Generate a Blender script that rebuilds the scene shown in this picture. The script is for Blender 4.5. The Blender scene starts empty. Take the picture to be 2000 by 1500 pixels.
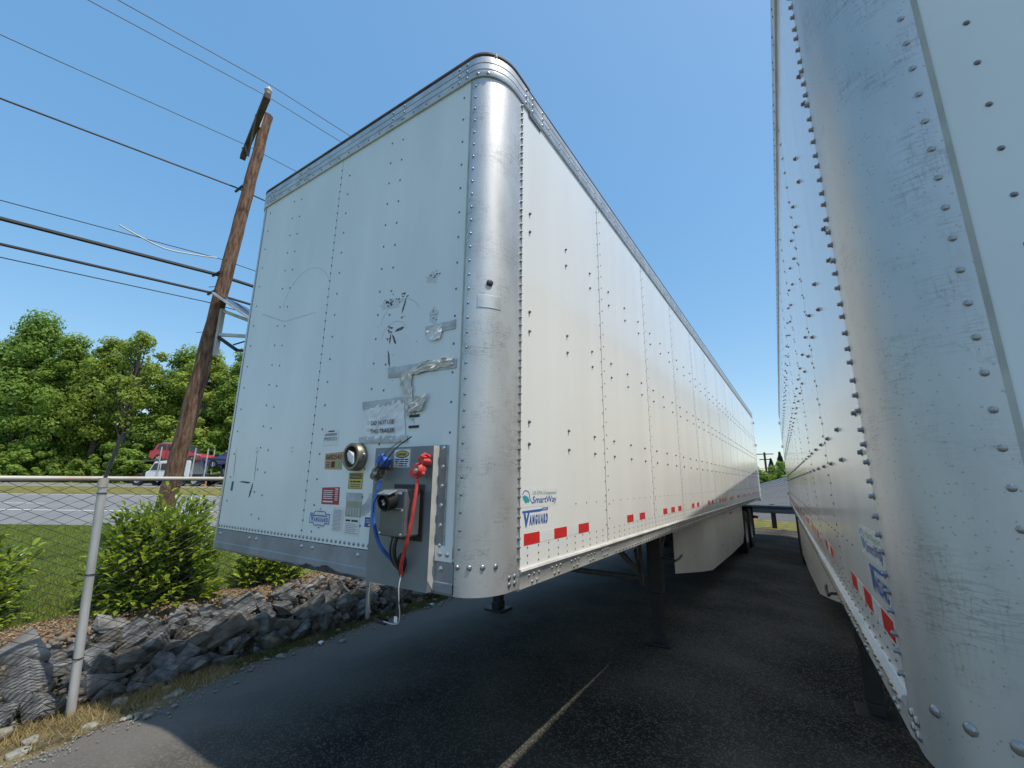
import bpy, bmesh, math, random
import numpy as np
from mathutils import Vector, Matrix, Euler
sc = bpy.context.scene
COL = sc.collection
PI = math.pi
random.seed(4)
RNG = np.random.default_rng(11)

# ------------------------------------------------------------------ camera
CAM = np.array([2.4856, -1.6001, 1.6691])
yaw, pitch, roll = -0.5807, 0.2207, 0.0119
F = np.array([math.sin(yaw)*math.cos(pitch), math.cos(yaw)*math.cos(pitch), math.sin(pitch)])
Rr = np.array([math.cos(yaw), -math.sin(yaw), 0.0]); Uu = np.cross(Rr, F)
Rv = math.cos(roll)*Rr + math.sin(roll)*Uu; Uv = -math.sin(roll)*Rr + math.cos(roll)*Uu
cd = bpy.data.cameras.new('camera'); cam = bpy.data.objects.new('camera', cd); COL.objects.link(cam)
m4 = Matrix.Identity(4)
for i in range(3):
    m4[i][0], m4[i][1], m4[i][2], m4[i][3] = Rv[i], Uv[i], -F[i], CAM[i]
cam.matrix_world = m4
cd.sensor_width = 36; cd.lens = 36*840.06/2000; cd.clip_start = .03; cd.clip_end = 5000
sc.camera = cam

# ------------------------------------------------------------------ sky, sun, exposure
KX, KY = 0.438, -0.012                       # ground shift of a shadow per metre of height
to_sun = Vector((KX, -KY, 1)).normalized()
elev = math.asin(to_sun.z)
w = bpy.data.worlds.new('World'); sc.world = w; w.use_nodes = True
nt = w.node_tree; bg = nt.nodes['Background']
sky = nt.nodes.new('ShaderNodeTexSky'); sky.sky_type = 'NISHITA'; sky.sun_disc = False
sky.sun_elevation = elev; sky.sun_rotation = math.atan2(to_sun.x, to_sun.y)
sky.air_density = 1.0; sky.dust_density = 1.0; sky.ozone_density = 3.0; sky.altitude = 0
gm = nt.nodes.new('ShaderNodeGamma'); hs = nt.nodes.new('ShaderNodeHueSaturation')      # the phone camera's tone curve on the sky, the same all round
gm.inputs[1].default_value = .48; hs.inputs['Saturation'].default_value = 1.82; hs.inputs['Hue'].default_value = .496; hs.inputs['Value'].default_value = 2.62
nt.links.new(sky.outputs[0], gm.inputs[0]); nt.links.new(gm.outputs[0], hs.inputs['Color']); nt.links.new(hs.outputs[0], bg.inputs[0]); bg.inputs[1].default_value = 0.15
sd = bpy.data.lights.new('sun', 'SUN'); sun = bpy.data.objects.new('sun', sd); COL.objects.link(sun)
sd.energy = 3.8; sd.angle = math.radians(.53); sd.color = (1, .945, .85)
sun.rotation_euler = to_sun.to_track_quat('Z', 'Y').to_euler(); sun.location = (30, 0, 60)
sc.view_settings.view_transform = 'Standard'; sc.view_settings.look = 'None'
sc.view_settings.exposure = 0.12; sc.view_settings.gamma = 1.0
try: sc.view_settings.use_curve_mapping = False
except Exception: pass
sc.cycles.max_bounces = 8; sc.cycles.use_denoising = True

# ------------------------------------------------------------------ materials
MATS = {}
def mat(name, col, rough=.5, metal=0., var=.12, scale=6., bump=0., bscale=40., stretch=(1,1,1), col2=None, ramp=(.35,.65),
        spec=.5, coat=0., rvar=.1, fleck=None):
    """principled material with noise-driven colour, roughness and fine relief"""
    m = bpy.data.materials.new(name); m.use_nodes = True; n = m.node_tree.nodes; l = m.node_tree.links
    p = n['Principled BSDF']; tc = n.new('ShaderNodeTexCoord'); mp = n.new('ShaderNodeMapping')
    l.new(tc.outputs['Object'], mp.inputs[0]); mp.inputs['Scale'].default_value = stretch
    nz = n.new('ShaderNodeTexNoise'); nz.inputs['Scale'].default_value = scale; nz.inputs['Detail'].default_value = 6
    l.new(mp.outputs[0], nz.inputs['Vector'])
    cr = n.new('ShaderNodeValToRGB'); cr.color_ramp.elements[0].position, cr.color_ramp.elements[1].position = ramp
    a = [max(0, c*(1-var)) for c in col]; b = [min(1, c*(1+var)) for c in col] if col2 is None else col2
    cr.color_ramp.elements[0].color = (*a, 1); cr.color_ramp.elements[1].color = (*b, 1)
    l.new(nz.outputs['Fac'], cr.inputs[0]); out = cr.outputs[0]
    if fleck:                                   # (colour, cell scale, threshold, strength)
        v = n.new('ShaderNodeTexVoronoi'); v.inputs['Scale'].default_value = fleck[1]; l.new(tc.outputs['Object'], v.inputs['Vector'])
        sp = n.new('ShaderNodeSeparateColor'); l.new(v.outputs['Color'], sp.inputs[0])
        mt = n.new('ShaderNodeMath'); mt.operation = 'GREATER_THAN'; mt.inputs[1].default_value = fleck[2]; l.new(sp.outputs[0], mt.inputs[0])
        m2 = n.new('ShaderNodeMath'); m2.operation = 'MULTIPLY'; m2.inputs[1].default_value = fleck[3]; l.new(mt.outputs[0], m2.inputs[0])
        mx = n.new('ShaderNodeMix'); mx.data_type = 'RGBA'; l.new(m2.outputs[0], mx.inputs[0]); l.new(out, mx.inputs[6])
        mx.inputs[7].default_value = (*fleck[0], 1); out = mx.outputs[2]
    l.new(out, p.inputs['Base Color'])
    p.inputs['Metallic'].default_value = metal; p.inputs['Specular IOR Level'].default_value = spec
    mr = n.new('ShaderNodeMapRange'); mr.inputs[3].default_value = max(0.02, rough-rvar); mr.inputs[4].default_value = min(1, rough+rvar)
    l.new(nz.outputs['Fac'], mr.inputs[0]); l.new(mr.outputs[0], p.inputs['Roughness'])
    if coat: p.inputs['Coat Weight'].default_value = coat; p.inputs['Coat Roughness'].default_value = .05
    if bump:
        n2 = n.new('ShaderNodeTexNoise'); n2.inputs['Scale'].default_value = bscale; n2.inputs['Detail'].default_value = 5
        l.new(mp.outputs[0], n2.inputs['Vector'])
        bp = n.new('ShaderNodeBump'); bp.inputs['Strength'].default_value = bump; bp.inputs['Distance'].default_value = .02
        l.new(n2.outputs['Fac'], bp.inputs['Height']); l.new(bp.outputs[0], p.inputs['Normal'])
    MATS[name] = m; return m
def leafmat(name, c1, c2, trans=.35, gloss=.5, spec=.4):
    m = bpy.data.materials.new(name); m.use_nodes = True; n = m.node_tree.nodes; l = m.node_tree.links
    p = n['Principled BSDF']; g = n.new('ShaderNodeNewGeometry'); cr = n.new('ShaderNodeValToRGB')
    cr.color_ramp.elements[0].color = (*c1, 1); cr.color_ramp.elements[1].color = (*c2, 1)
    oi = n.new('ShaderNodeObjectInfo'); ad = n.new('ShaderNodeMath'); ad.operation = 'ADD'
    l.new(g.outputs['Random Per Island'], ad.inputs[0])
    ml = n.new('ShaderNodeMath'); ml.operation = 'MULTIPLY_ADD'; ml.inputs[1].default_value = .5; ml.inputs[2].default_value = -.25
    l.new(oi.outputs['Random'], ml.inputs[0]); l.new(ml.outputs[0], ad.inputs[1]); l.new(ad.outputs[0], cr.inputs[0])
    l.new(cr.outputs[0], p.inputs['Base Color']); p.inputs['Roughness'].default_value = gloss; p.inputs['Specular IOR Level'].default_value = spec
    t = n.new('ShaderNodeBsdfTranslucent'); hs = n.new('ShaderNodeHueSaturation'); hs.inputs['Value'].default_value = 1.7; hs.inputs['Hue'].default_value = .485
    l.new(cr.outputs[0], hs.inputs['Color']); l.new(hs.outputs[0], t.inputs[0])
    mx = n.new('ShaderNodeMixShader'); mx.inputs[0].default_value = trans; l.new(p.outputs[0], mx.inputs[1]); l.new(t.outputs[0], mx.inputs[2])
    l.new(mx.outputs[0], n['Material Output'].inputs[0]); MATS[name] = m; return m

WHITE = mat('white_paint', (.79,.78,.735), .15, var=.03, scale=3, stretch=(1,1.2,.12), rvar=.05, bump=.02, bscale=1.6)
FWHITE = mat('front_white', (.75,.785,.765), .3, var=.06, scale=2.2, stretch=(1,1,.35), rvar=.08, bump=.015, bscale=3)
SHELL = mat('shell', (.05,.05,.05), .6)
ALU = mat('corner_aluminium', (.56,.56,.545), .48, .62, var=.08, scale=7, stretch=(1,1,.3), bump=.035, bscale=160, rvar=.08, fleck=((.27,.255,.24), 260, .988, .5))
def scratched(m, col, layers):
    n = m.node_tree.nodes; l = m.node_tree.links; p = n['Principled BSDF']
    for scale, stretch, rot, width, amt in layers:
        src = p.inputs['Base Color'].links[0].from_socket; tc = n.new('ShaderNodeTexCoord'); mp = n.new('ShaderNodeMapping')
        mp.inputs['Scale'].default_value = stretch; mp.inputs['Rotation'].default_value = rot; l.new(tc.outputs['Object'], mp.inputs[0])
        nz = n.new('ShaderNodeTexNoise'); nz.inputs['Scale'].default_value = scale; nz.inputs['Detail'].default_value = 3; l.new(mp.outputs[0], nz.inputs['Vector'])
        sb = n.new('ShaderNodeMath'); sb.operation = 'SUBTRACT'; sb.inputs[1].default_value = .5; l.new(nz.outputs['Fac'], sb.inputs[0])
        ab = n.new('ShaderNodeMath'); ab.operation = 'ABSOLUTE'; l.new(sb.outputs[0], ab.inputs[0])
        mr = n.new('ShaderNodeMapRange'); mr.inputs[1].default_value = 0; mr.inputs[2].default_value = width; mr.inputs[3].default_value = amt; mr.inputs[4].default_value = 0; l.new(ab.outputs[0], mr.inputs[0])
        n2 = n.new('ShaderNodeTexNoise'); n2.inputs['Scale'].default_value = 5; l.new(tc.outputs['Object'], n2.inputs['Vector'])
        m2 = n.new('ShaderNodeMapRange'); m2.inputs[1].default_value = .48; m2.inputs[2].default_value = .62; l.new(n2.outputs['Fac'], m2.inputs[0])
        mu = n.new('ShaderNodeMath'); mu.operation = 'MULTIPLY'; l.new(mr.outputs[0], mu.inputs[0]); l.new(m2.outputs[0], mu.inputs[1])
        mx = n.new('ShaderNodeMix'); mx.data_type = 'RGBA'; l.new(mu.outputs[0], mx.inputs[0]); l.new(src, mx.inputs[6]); mx.inputs[7].default_value = (*col, 1)
        l.new(mx.outputs[2], p.inputs['Base Color'])
scratched(ALU, (.22,.22,.21), [(6, (1,1,9), (0,.12,0), .03, .45), (9, (1.2,1.2,7), (.25,-.2,0), .025, .4), (14, (5,5,.5), (0,0,0), .03, .35)])
RAIL = mat('rail_aluminium', (.52,.525,.52), .45, .65, var=.14, scale=9, bump=.04, bscale=60)
SIDERAIL = mat('side_rail', (.60,.585,.55), .48, .45, var=.12, scale=5, bump=.04, bscale=60)
SILL = mat('grey_sill', (.27,.29,.32), .5, .35, var=.13, scale=7, bump=.05, bscale=50)
SCRAPE = mat('scraped_edge', (.05,.045,.05), .7, .1, var=.6, scale=30, bump=.2, bscale=60)
STEEL = mat('plate_steel', (.20,.225,.235), .5, .3, var=.10, scale=6, bump=.03)
FLANGE_SUN = mat('flange_sunlit', (.55,.53,.48), .55, .2, var=.12, scale=9)  # tone of the sunlit plate return, sunlight put into the colour
RIV = mat('rivet_metal', (.52,.52,.52), .35, .9, var=.1)
SEALANT = mat('sealant', (.40,.41,.36), .6, var=.15, scale=9)
RIVM = mat('rivet_mid', (.36,.36,.36), .4, .85, var=.2)
RIVD = mat('rivet_dark', (.22,.22,.23), .45, .7, var=.2)
SEAL = mat('roof_seal', (.07,.05,.04), .7, var=.5, scale=12)
BLACK = mat('black_steel', (.018,.018,.019), .55, var=.3, scale=8, bump=.06)
GREYST = mat('grey_steel', (.10,.10,.10), .55, .2, var=.3, scale=8)
RUBBER = mat('rubber', (.02,.02,.02), .75, var=.2, bump=.1)
RIM = mat('wheel_white', (.62,.62,.62), .4, .3, var=.1)
SKIRT = mat('skirt_white', (.66,.66,.63), .38, var=.07, scale=2, bump=.02, bscale=3)
RED = mat('red_tape', (.62,.022,.02), .35, var=.12, scale=60)
TAPES = mat('silver_tape', (.76,.75,.72), .25, var=.02, scale=60)
TAPEW = mat('white_tape', (.70,.70,.69), .3, var=.05, scale=60)
BLUE = mat('logo_blue', (.035,.115,.40), .35, var=.05)
BLUE2 = mat('sticker_blue', (.03,.08,.32), .4, var=.1)
TEAL = mat('logo_teal', (.02,.36,.36), .35, var=.1)
GREENT = mat('logo_green', (.22,.42,.34), .4, var=.1)
INK = mat('ink', (.025,.025,.035), .5, var=.2)
INKG = mat('grey_ink', (.30,.30,.31), .5, var=.2)
PAPER = mat('paper', (.78,.78,.77), .6, var=.06, scale=12, bump=.1, bscale=14)
CLEAR = mat('tape_film', (.46,.48,.475), .5, var=.2, scale=16, bump=.25, bscale=18)
CREAM = mat('crumpled_film', (.62,.60,.54), .6, var=.2, scale=14, bump=.3, bscale=20)
ORANGE = mat('placard_orange', (.52,.30,.15), .55, var=.1)
GREEN = mat('sticker_green', (.03,.45,.22), .5)
REDST = mat('sticker_red', (.42,.03,.05), .5, var=.1)
YEL = mat('sticker_yellow', (.60,.47,.10), .5, var=.1)
OLIVE = mat('olive_metal', (.20,.19,.14), .38, .65, var=.2, scale=12)
BEIGE = mat('faded_sheet', (.34,.34,.26), .5, var=.14, scale=12)
GBLUE = mat('coupler_blue', (.025,.10,.40), .6, var=.35, scale=20)
GRED = mat('coupler_red', (.62,.065,.05), .6, var=.3, scale=20)
BRASS = mat('worn_metal', (.16,.14,.11), .5, .5, var=.3, scale=20)
AMBER = mat('amber_lens', (.75,.16,.02), .25)
SCUFF = mat('scuff_grey', (.10,.105,.11), .7, var=.5, scale=40)
SMEAR = mat('dust_smear', (.46,.47,.47), .6, var=.2, scale=20)
RUB = mat('rubbed_paint', (.60,.63,.62), .5, var=.06, scale=20)
RUST = mat('rust', (.09,.05,.035), .8, var=.4, scale=30)
WIREW = mat('white_cable', (.55,.54,.50), .5)
ASPH = mat('asphalt', (.031,.0295,.026), .88, var=.35, scale=.9, col2=(.10,.093,.078), ramp=(.36,.68), bump=.9, bscale=90, fleck=((.20,.19,.17), 95, .76, .5), spec=.15)
def dusty_sunlit_edge(m):  # pale verge dust; also puts brightness of the sunlit triangle into the colour
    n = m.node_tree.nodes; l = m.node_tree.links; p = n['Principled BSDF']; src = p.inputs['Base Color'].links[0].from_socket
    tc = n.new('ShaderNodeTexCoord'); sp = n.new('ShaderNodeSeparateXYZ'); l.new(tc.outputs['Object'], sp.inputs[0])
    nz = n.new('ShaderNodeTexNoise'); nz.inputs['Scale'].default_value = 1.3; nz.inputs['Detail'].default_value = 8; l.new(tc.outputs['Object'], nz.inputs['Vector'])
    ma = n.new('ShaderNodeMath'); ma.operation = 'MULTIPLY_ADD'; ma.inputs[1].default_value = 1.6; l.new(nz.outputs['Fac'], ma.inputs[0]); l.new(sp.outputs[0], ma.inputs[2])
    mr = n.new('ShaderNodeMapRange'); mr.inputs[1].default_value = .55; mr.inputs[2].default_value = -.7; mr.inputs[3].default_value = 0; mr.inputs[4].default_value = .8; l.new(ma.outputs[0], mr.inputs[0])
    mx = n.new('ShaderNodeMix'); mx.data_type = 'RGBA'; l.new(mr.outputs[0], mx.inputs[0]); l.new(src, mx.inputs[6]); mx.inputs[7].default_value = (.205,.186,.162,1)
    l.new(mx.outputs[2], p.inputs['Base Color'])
dusty_sunlit_edge(ASPH)
ROADM = mat('road_asphalt', (.19,.185,.18), .85, var=.08, scale=.5, bump=.2, bscale=60, fleck=((.27,.27,.26), 40, .8, .3))
RAMPM = mat('ramp_asphalt', (.11,.11,.112), .9, var=.08, scale=.6, bump=.2, bscale=60)
LINE = mat('road_paint', (.75,.74,.70), .6, var=.1, scale=3)
LAWN = mat('lawn', (.10,.135,.025), .9, var=.30, scale=3, bump=.7, bscale=50, col2=(.19,.225,.05), ramp=(.3,.7), spec=.1)
DRY = mat('dry_verge', (.15,.155,.035), .9, var=.3, scale=3, bump=.5, bscale=40, col2=(.24,.215,.075), spec=.1)
SOIL = mat('verge_soil', (.075,.062,.042), .95, var=.4, scale=9, bump=.9, bscale=45, col2=(.14,.13,.07), spec=.15, fleck=((.22,.20,.17), 45, .85, .6))
MULCH = mat('mulch', (.19,.125,.075), .95, var=.4, scale=25, bump=.9, bscale=60, col2=(.30,.215,.135), spec=.1)
CHIP = leafmat('mulch_chip', (.13,.085,.052), (.36,.26,.165), trans=0, gloss=.9, spec=.1)
ROCK = mat('rock', (.115,.112,.108), .9, var=.4, scale=1.6, bump=.25, bscale=9, col2=(.27,.26,.245), spec=.25)
ROCK2 = mat('rock_brown', (.115,.10,.082), .9, var=.4, scale=1.6, bump=.25, bscale=9, col2=(.24,.21,.17), spec=.25)
PEB = mat('pebble', (.26,.245,.20), .8, var=.3, scale=4, bump=.3, bscale=30)
GALV = mat('galvanised', (.52,.52,.50), .5, .3, var=.14, scale=10, stretch=(1,1,.3), bump=.05)
GALVR = mat('galvanised_rusty', (.52,.49,.43), .55, .2, var=.1, scale=3, col2=(.38,.24,.13), ramp=(.5,.78), bump=.05)
WIRE = mat('fence_wire', (.045,.043,.038), .35, .3, var=.4, scale=12)
WOOD = mat('pole_wood', (.14,.07,.046), .8, var=.3, scale=9, stretch=(3,3,.6), bump=.7, bscale=40, col2=(.26,.165,.11), spec=.2)
WOODD = mat('arm_wood', (.075,.055,.042), .85, var=.3, scale=8, bump=.3)
PORC = mat('porcelain', (.62,.60,.58), .2)
CABLE = mat('cable', (.016,.016,.017), .6)
BARK = mat('bark', (.10,.085,.07), .9, var=.3, scale=6, bump=.6)
PANEL = mat('solar_cell', (.02,.025,.05), .12)
CARRED = mat('car_red', (.42,.025,.035), .18, coat=.6, var=.05)
CARBLUE = mat('car_blue', (.02,.045,.22), .18, coat=.6, var=.05)
GLASS = mat('car_glass', (.03,.035,.045), .06)
TRUCKW = mat('truck_white', (.72,.73,.74), .25, var=.04)
CHROME = mat('alloy', (.62,.62,.63), .25, .8)
LEAF1 = leafmat('tree_leaf', (.10,.18,.03), (.27,.38,.07), .45, .55, .25)
LEAF2 = leafmat('tree_leaf_yellow', (.14,.205,.03), (.32,.40,.08), .45, .55, .25)
LEAFD = leafmat('tree_leaf_dark', (.08,.16,.03), (.22,.33,.065), .42, .55, .25)
LAUREL = leafmat('laurel_leaf', (.07,.14,.010), (.38,.47,.05), .4, .27, .5)
NEEDLE = leafmat('conifer_leaf', (.014,.036,.016), (.035,.07,.026), .1, .7, .15)
GRASSM = leafmat('grass_blade', (.11,.15,.025), (.23,.275,.06), .3, .6, .2)
STRAW = leafmat('dry_grass', (.20,.155,.06), (.42,.33,.15), .3, .7, .2)
MOSS = leafmat('moss_grass', (.05,.06,.02), (.12,.12,.045), .2, .8, .1)

# ------------------------------------------------------------------ mesh helpers
class MB:
    def __init__(s): s.v = []; s.f = []
    def add(s, v, f):
        o = len(s.v); s.v += [tuple(x) for x in v]; s.f += [tuple(i+o for i in q) for q in f]; return s
    def box(s, c, d, rot=None):
        x, y, z = d[0]/2, d[1]/2, d[2]/2
        P = [Vector((i*x, j*y, k*z)) for i in (-1,1) for j in (-1,1) for k in (-1,1)]
        if rot is not None:
            R = Euler(rot).to_matrix(); P = [R@p for p in P]
        return s.add([p+Vector(c) for p in P], [(0,1,3,2),(4,6,7,5),(0,4,5,1),(2,3,7,6),(0,2,6,4),(1,5,7,3)])
    def bar(s, a, b, wx, wz):
        a, b = Vector(a), Vector(b); d = (b-a).normalized(); up = Vector((0,0,1)) if abs(d.z) < .95 else Vector((0,1,0))
        u = d.cross(up).normalized()*wx/2; v = u.normalized().cross(d)*wz/2
        P = [q+i*u+j*v for q in (a,b) for i,j in ((-1,-1),(1,-1),(1,1),(-1,1))]
        return s.add(P, [(3,2,1,0),(4,5,6,7),(0,1,5,4),(1,2,6,5),(2,3,7,6),(3,0,4,7)])
    def tube(s, path, r, n=8, cap=True):
        path = [Vector(p) for p in path]; rs = r if isinstance(r, (list, tuple)) else [r]*len(path)
        V = []; fr = None
        for i, p in enumerate(path):
            d = (path[min(i+1, len(path)-1)] - path[max(i-1, 0)]).normalized()
            if fr is None: fr = d.orthogonal().normalized()
            fr = (fr - d*fr.dot(d)).normalized(); b = d.cross(fr)
            for k in range(n):
                t = 2*PI*k/n; V.append(p + (fr*math.cos(t) + b*math.sin(t))*rs[i])
        Fc = [(i*n+k, i*n+(k+1)%n, (i+1)*n+(k+1)%n, (i+1)*n+k) for i in range(len(path)-1) for k in range(n)]
        if cap: Fc += [tuple(range(n))[::-1], tuple((len(path)-1)*n+k for k in range(n))]
        return s.add(V, Fc)
    def prism(s, poly, axis, a, b):
        """poly in the two other axes, extruded along axis from a to b"""
        def P(u, v, t): return {0:(t,u,v), 1:(u,t,v), 2:(u,v,t)}[axis]
        n = len(poly)
        return s.add([P(u,v,a) for u,v in poly]+[P(u,v,b) for u,v in poly],
                     [tuple(range(n)), tuple(range(2*n-1, n-1, -1))]+[(i,(i+1)%n,n+(i+1)%n,n+i) for i in range(n)])
    def lathe(s, prof, c, axis, n=16):
        """prof [(r, t)] round an axis vector through c"""
        a = Vector(axis).normalized(); u = a.orthogonal().normalized(); v = a.cross(u); c = Vector(c); V = []
        for r, t in prof:
            for k in range(n):
                q = 2*PI*k/n; V.append(c + a*t + (u*math.cos(q)+v*math.sin(q))*r)
        Fc = [(i*n+k, i*n+(k+1)%n, (i+1)*n+(k+1)%n, (i+1)*n+k) for i in range(len(prof)-1) for k in range(n)]
        return s.add(V, Fc)
    def sweep(s, path, prof, closed=False):
        """path [(x,y,nx,ny)], prof [(outward, z)]"""
        m = len(prof); V = [(x+nx*o, y+ny*o, z) for x,y,nx,ny in path for o,z in prof]
        Fc = [(i*m+j, (i+1)*m+j, (i+1)*m+(j+1)%m, i*m+(j+1)%m) for i in range(len(path)-1) for j in range(m if closed else m-1)]
        if closed: Fc += [tuple(range(m))[::-1], tuple((len(path)-1)*m+j for j in range(m))]
        return s.add(V, Fc)
    def mesh(s, name, smooth=False, fix=True):
        me = bpy.data.meshes.new(name); me.from_pydata(s.v, [], s.f)
        if fix:
            bm = bmesh.new(); bm.from_mesh(me); bmesh.ops.recalc_face_normals(bm, faces=bm.faces); bm.to_mesh(me); bm.free()
        if smooth:
            me.polygons.foreach_set('use_smooth', [True]*len(me.polygons))
            try: me.set_sharp_from_angle(angle=math.radians(38))
            except Exception: pass
        me.update(); return me
    def build(s, name, m, parent=None, smooth=False, bevel=0., fix=True, loc=None):
        o = link(name, s.mesh(name, smooth, fix), m, parent)
        if bevel:
            b = o.modifiers.new('bevel', 'BEVEL'); b.width = bevel; b.segments = 2; b.limit_method = 'ANGLE'; b.angle_limit = math.radians(40)
        if loc: o.location = loc
        return o
def link(name, me, m=None, parent=None):
    if m is not None and not me.materials: me.materials.append(m)
    o = bpy.data.objects.new(name, me); COL.objects.link(o)
    if parent is not None: o.parent = parent
    return o
def tag(o, label=None, cat=None, group=None, kind=None):
    if label: o['label'] = label
    if cat: o['category'] = cat
    if group: o['group'] = group
    if kind: o['kind'] = kind
    return o
def empty(name, loc=(0,0,0), rz=0, label=None, cat=None, group=None):
    o = bpy.data.objects.new(name, None); COL.objects.link(o); o.location = loc; o.rotation_euler = (0,0,rz); o.empty_display_size = .1
    return tag(o, label, cat, group)
def box(name, m, c, d, parent=None, bevel=0., rot=None): return MB().box(c, d, rot).build(name, m, parent, bevel=bevel)
def np_mesh(name, V, Fq, m, parent=None, kind=None):
    """V (n,3), Fq (k,c) arrays -> object"""
    me = bpy.data.meshes.new(name); n = len(V); k, c = Fq.shape
    me.vertices.add(n); me.vertices.foreach_set('co', np.ascontiguousarray(V, np.float32).ravel())
    me.loops.add(k*c); me.loops.foreach_set('vertex_index', np.ascontiguousarray(Fq, np.int32).ravel())
    me.polygons.add(k); me.polygons.foreach_set('loop_start', np.arange(0, k*c, c, dtype=np.int32))
    me.polygons.foreach_set('loop_total', np.full(k, c, np.int32)); me.update(calc_edges=True); me.validate()
    o = link(name, me, m, parent)
    if kind: o['kind'] = kind
    return o
def unit(a): return a/np.maximum(np.linalg.norm(a, axis=-1, keepdims=True), 1e-9)
def leaf_cloud(P, N, size, asp=.5, fold=0., droop=0.):
    """rhombic leaves at P with rough normals N; returns V, F(quads)"""
    n = len(P); N = unit(N + RNG.normal(0, .45, (n,3))); A = unit(np.cross(N, RNG.normal(0,1,(n,3)))); B = np.cross(N, A)
    s = (size*RNG.uniform(.65, 1.35, n))[:,None]
    V = np.stack([P-A*s*.5, P+B*s*.5*asp+N*s*fold, P+A*s*.5-N*s*droop, P-B*s*.5*asp+N*s*fold], 1).reshape(-1,3)
    return V, np.arange(4*n).reshape(n,4)
def folded_leaves(P, A, N, size, asp=.42):
    """pointed leaves folded on the midrib: base, two widest points a side, tip, mid; 4 quads"""
    n = len(P); A = unit(A); N = unit(N - A*(N*A).sum(1,keepdims=True)); B = np.cross(N, A); s = size[:,None]
    def q(t, b, h): return P + A*s*t + B*s*asp*b*.5 + N*s*h
    V = np.stack([q(0,0,0), q(.33,.85,.07), q(.68,.9,.05), q(1,0,-.12), q(.68,-.9,.05), q(.33,-.85,.07), q(.33,0,0), q(.68,0,-.03)], 1).reshape(-1,3)
    f = np.array([[0,1,6,6],[1,2,7,6],[2,3,7,7],[0,6,5,5],[6,7,4,5],[7,3,4,4]]); tri = []
    T = np.array([[0,1,6],[1,2,7],[1,7,6],[2,3,7],[0,6,5],[6,7,4],[6,4,5],[7,3,4]])
    return V, (T[None]+8*np.arange(n)[:,None,None]).reshape(-1,3)

TXT = {}
def text(body, m, parent, origin, ux, uz, width, height, bold=.0, shear=0., name='lettering', depth=.0006):
    """flat lettering fitted into width x height, lower-left corner at origin, ux = reading direction, uz = up"""
    key = (body, bold, shear)
    if key not in TXT:
        cu = bpy.data.curves.new('text', 'FONT'); cu.body = body; cu.offset = bold; cu.shear = shear; cu.resolution_u = 2
        o = bpy.data.objects.new('text', cu); COL.objects.link(o)
        dg = bpy.context.evaluated_depsgraph_get()
        me = bpy.data.meshes.new_from_object(o.evaluated_get(dg)); bpy.data.objects.remove(o)
        co = np.array([v.co[:] for v in me.vertices]); TXT[key] = (co, [tuple(p.vertices) for p in me.polygons])
    co, fs = TXT[key]; lo = co.min(0); hi = co.max(0); k = (co-lo)/np.maximum(hi-lo, 1e-6)
    ux, uz = np.array(ux, float), np.array(uz, float); nn = np.cross(ux, uz)
    V = np.array(origin)[None] + k[:,:1]*width*ux + k[:,1:2]*height*uz + nn*depth
    me = bpy.data.meshes.new(name); me.from_pydata([tuple(v) for v in V], [], fs); me.update()
    return link(name, me, m, parent)
def flat(name, m, parent, origin, ux, uz, poly, depth=.001, thick=.0005):
    """thin sheet cut to poly [(a,b)] in the plane (ux,uz)"""
    o, ux, uz = Vector(origin), Vector(ux), Vector(uz); n = ux.cross(uz); k = len(poly)
    V = [o+ux*a+uz*b+n*depth for a,b in poly]+[o+ux*a+uz*b+n*(depth-thick) for a,b in poly]
    return MB().add(V, [tuple(range(k)), tuple(range(2*k-1,k-1,-1))]+[(i,(i+1)%k,k+(i+1)%k,k+i) for i in range(k)]).build(name, m, parent)
def rect(a0, b0, a1, b1): return [(a0,b0),(a1,b0),(a1,b1),(a0,b1)]

def dome_mesh(r, h, n=8):
    return MB().lathe([(r*1.25, 0), (r*1.2, h*.18), (r, h*.3), (r*.8, h*.8), (r*.35, h), (.0001, h)], (0,0,0), (0,0,1), n)
def peg_mesh(r, h, n=8):
    return MB().lathe([(r*1.5, 0), (r*1.5, h*.25), (r, h*.3), (r, h*.85), (r*.6, h), (.0001, h)], (0,0,0), (0,0,1), n)
def scatter(name, base, spots, normal, m, parent):
    """many tiny rivets joined into one part"""
    bv = np.array(base.v); q = Vector((0,0,1)).rotation_difference(Vector(normal)).to_matrix(); bv = bv @ np.array(q).T
    S = np.array(spots, float); V = (bv[None]+S[:,None]).reshape(-1,3); f4 = np.array(base.f)
    Fq = (f4[None]+len(bv)*np.arange(len(S))[:,None,None]).reshape(-1,4)
    o = np_mesh(name, V, Fq, m, parent, 'stuff'); o.data.polygons.foreach_set('use_smooth', [True]*len(o.data.polygons)); return o
def singles(name, me, spots, normal, m, parent):
    e = Vector((0,0,1)).rotation_difference(Vector(normal)).to_euler()
    for s in spots:
        o = link(name, me, m, parent); o.location = s; o.rotation_euler = e

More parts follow.
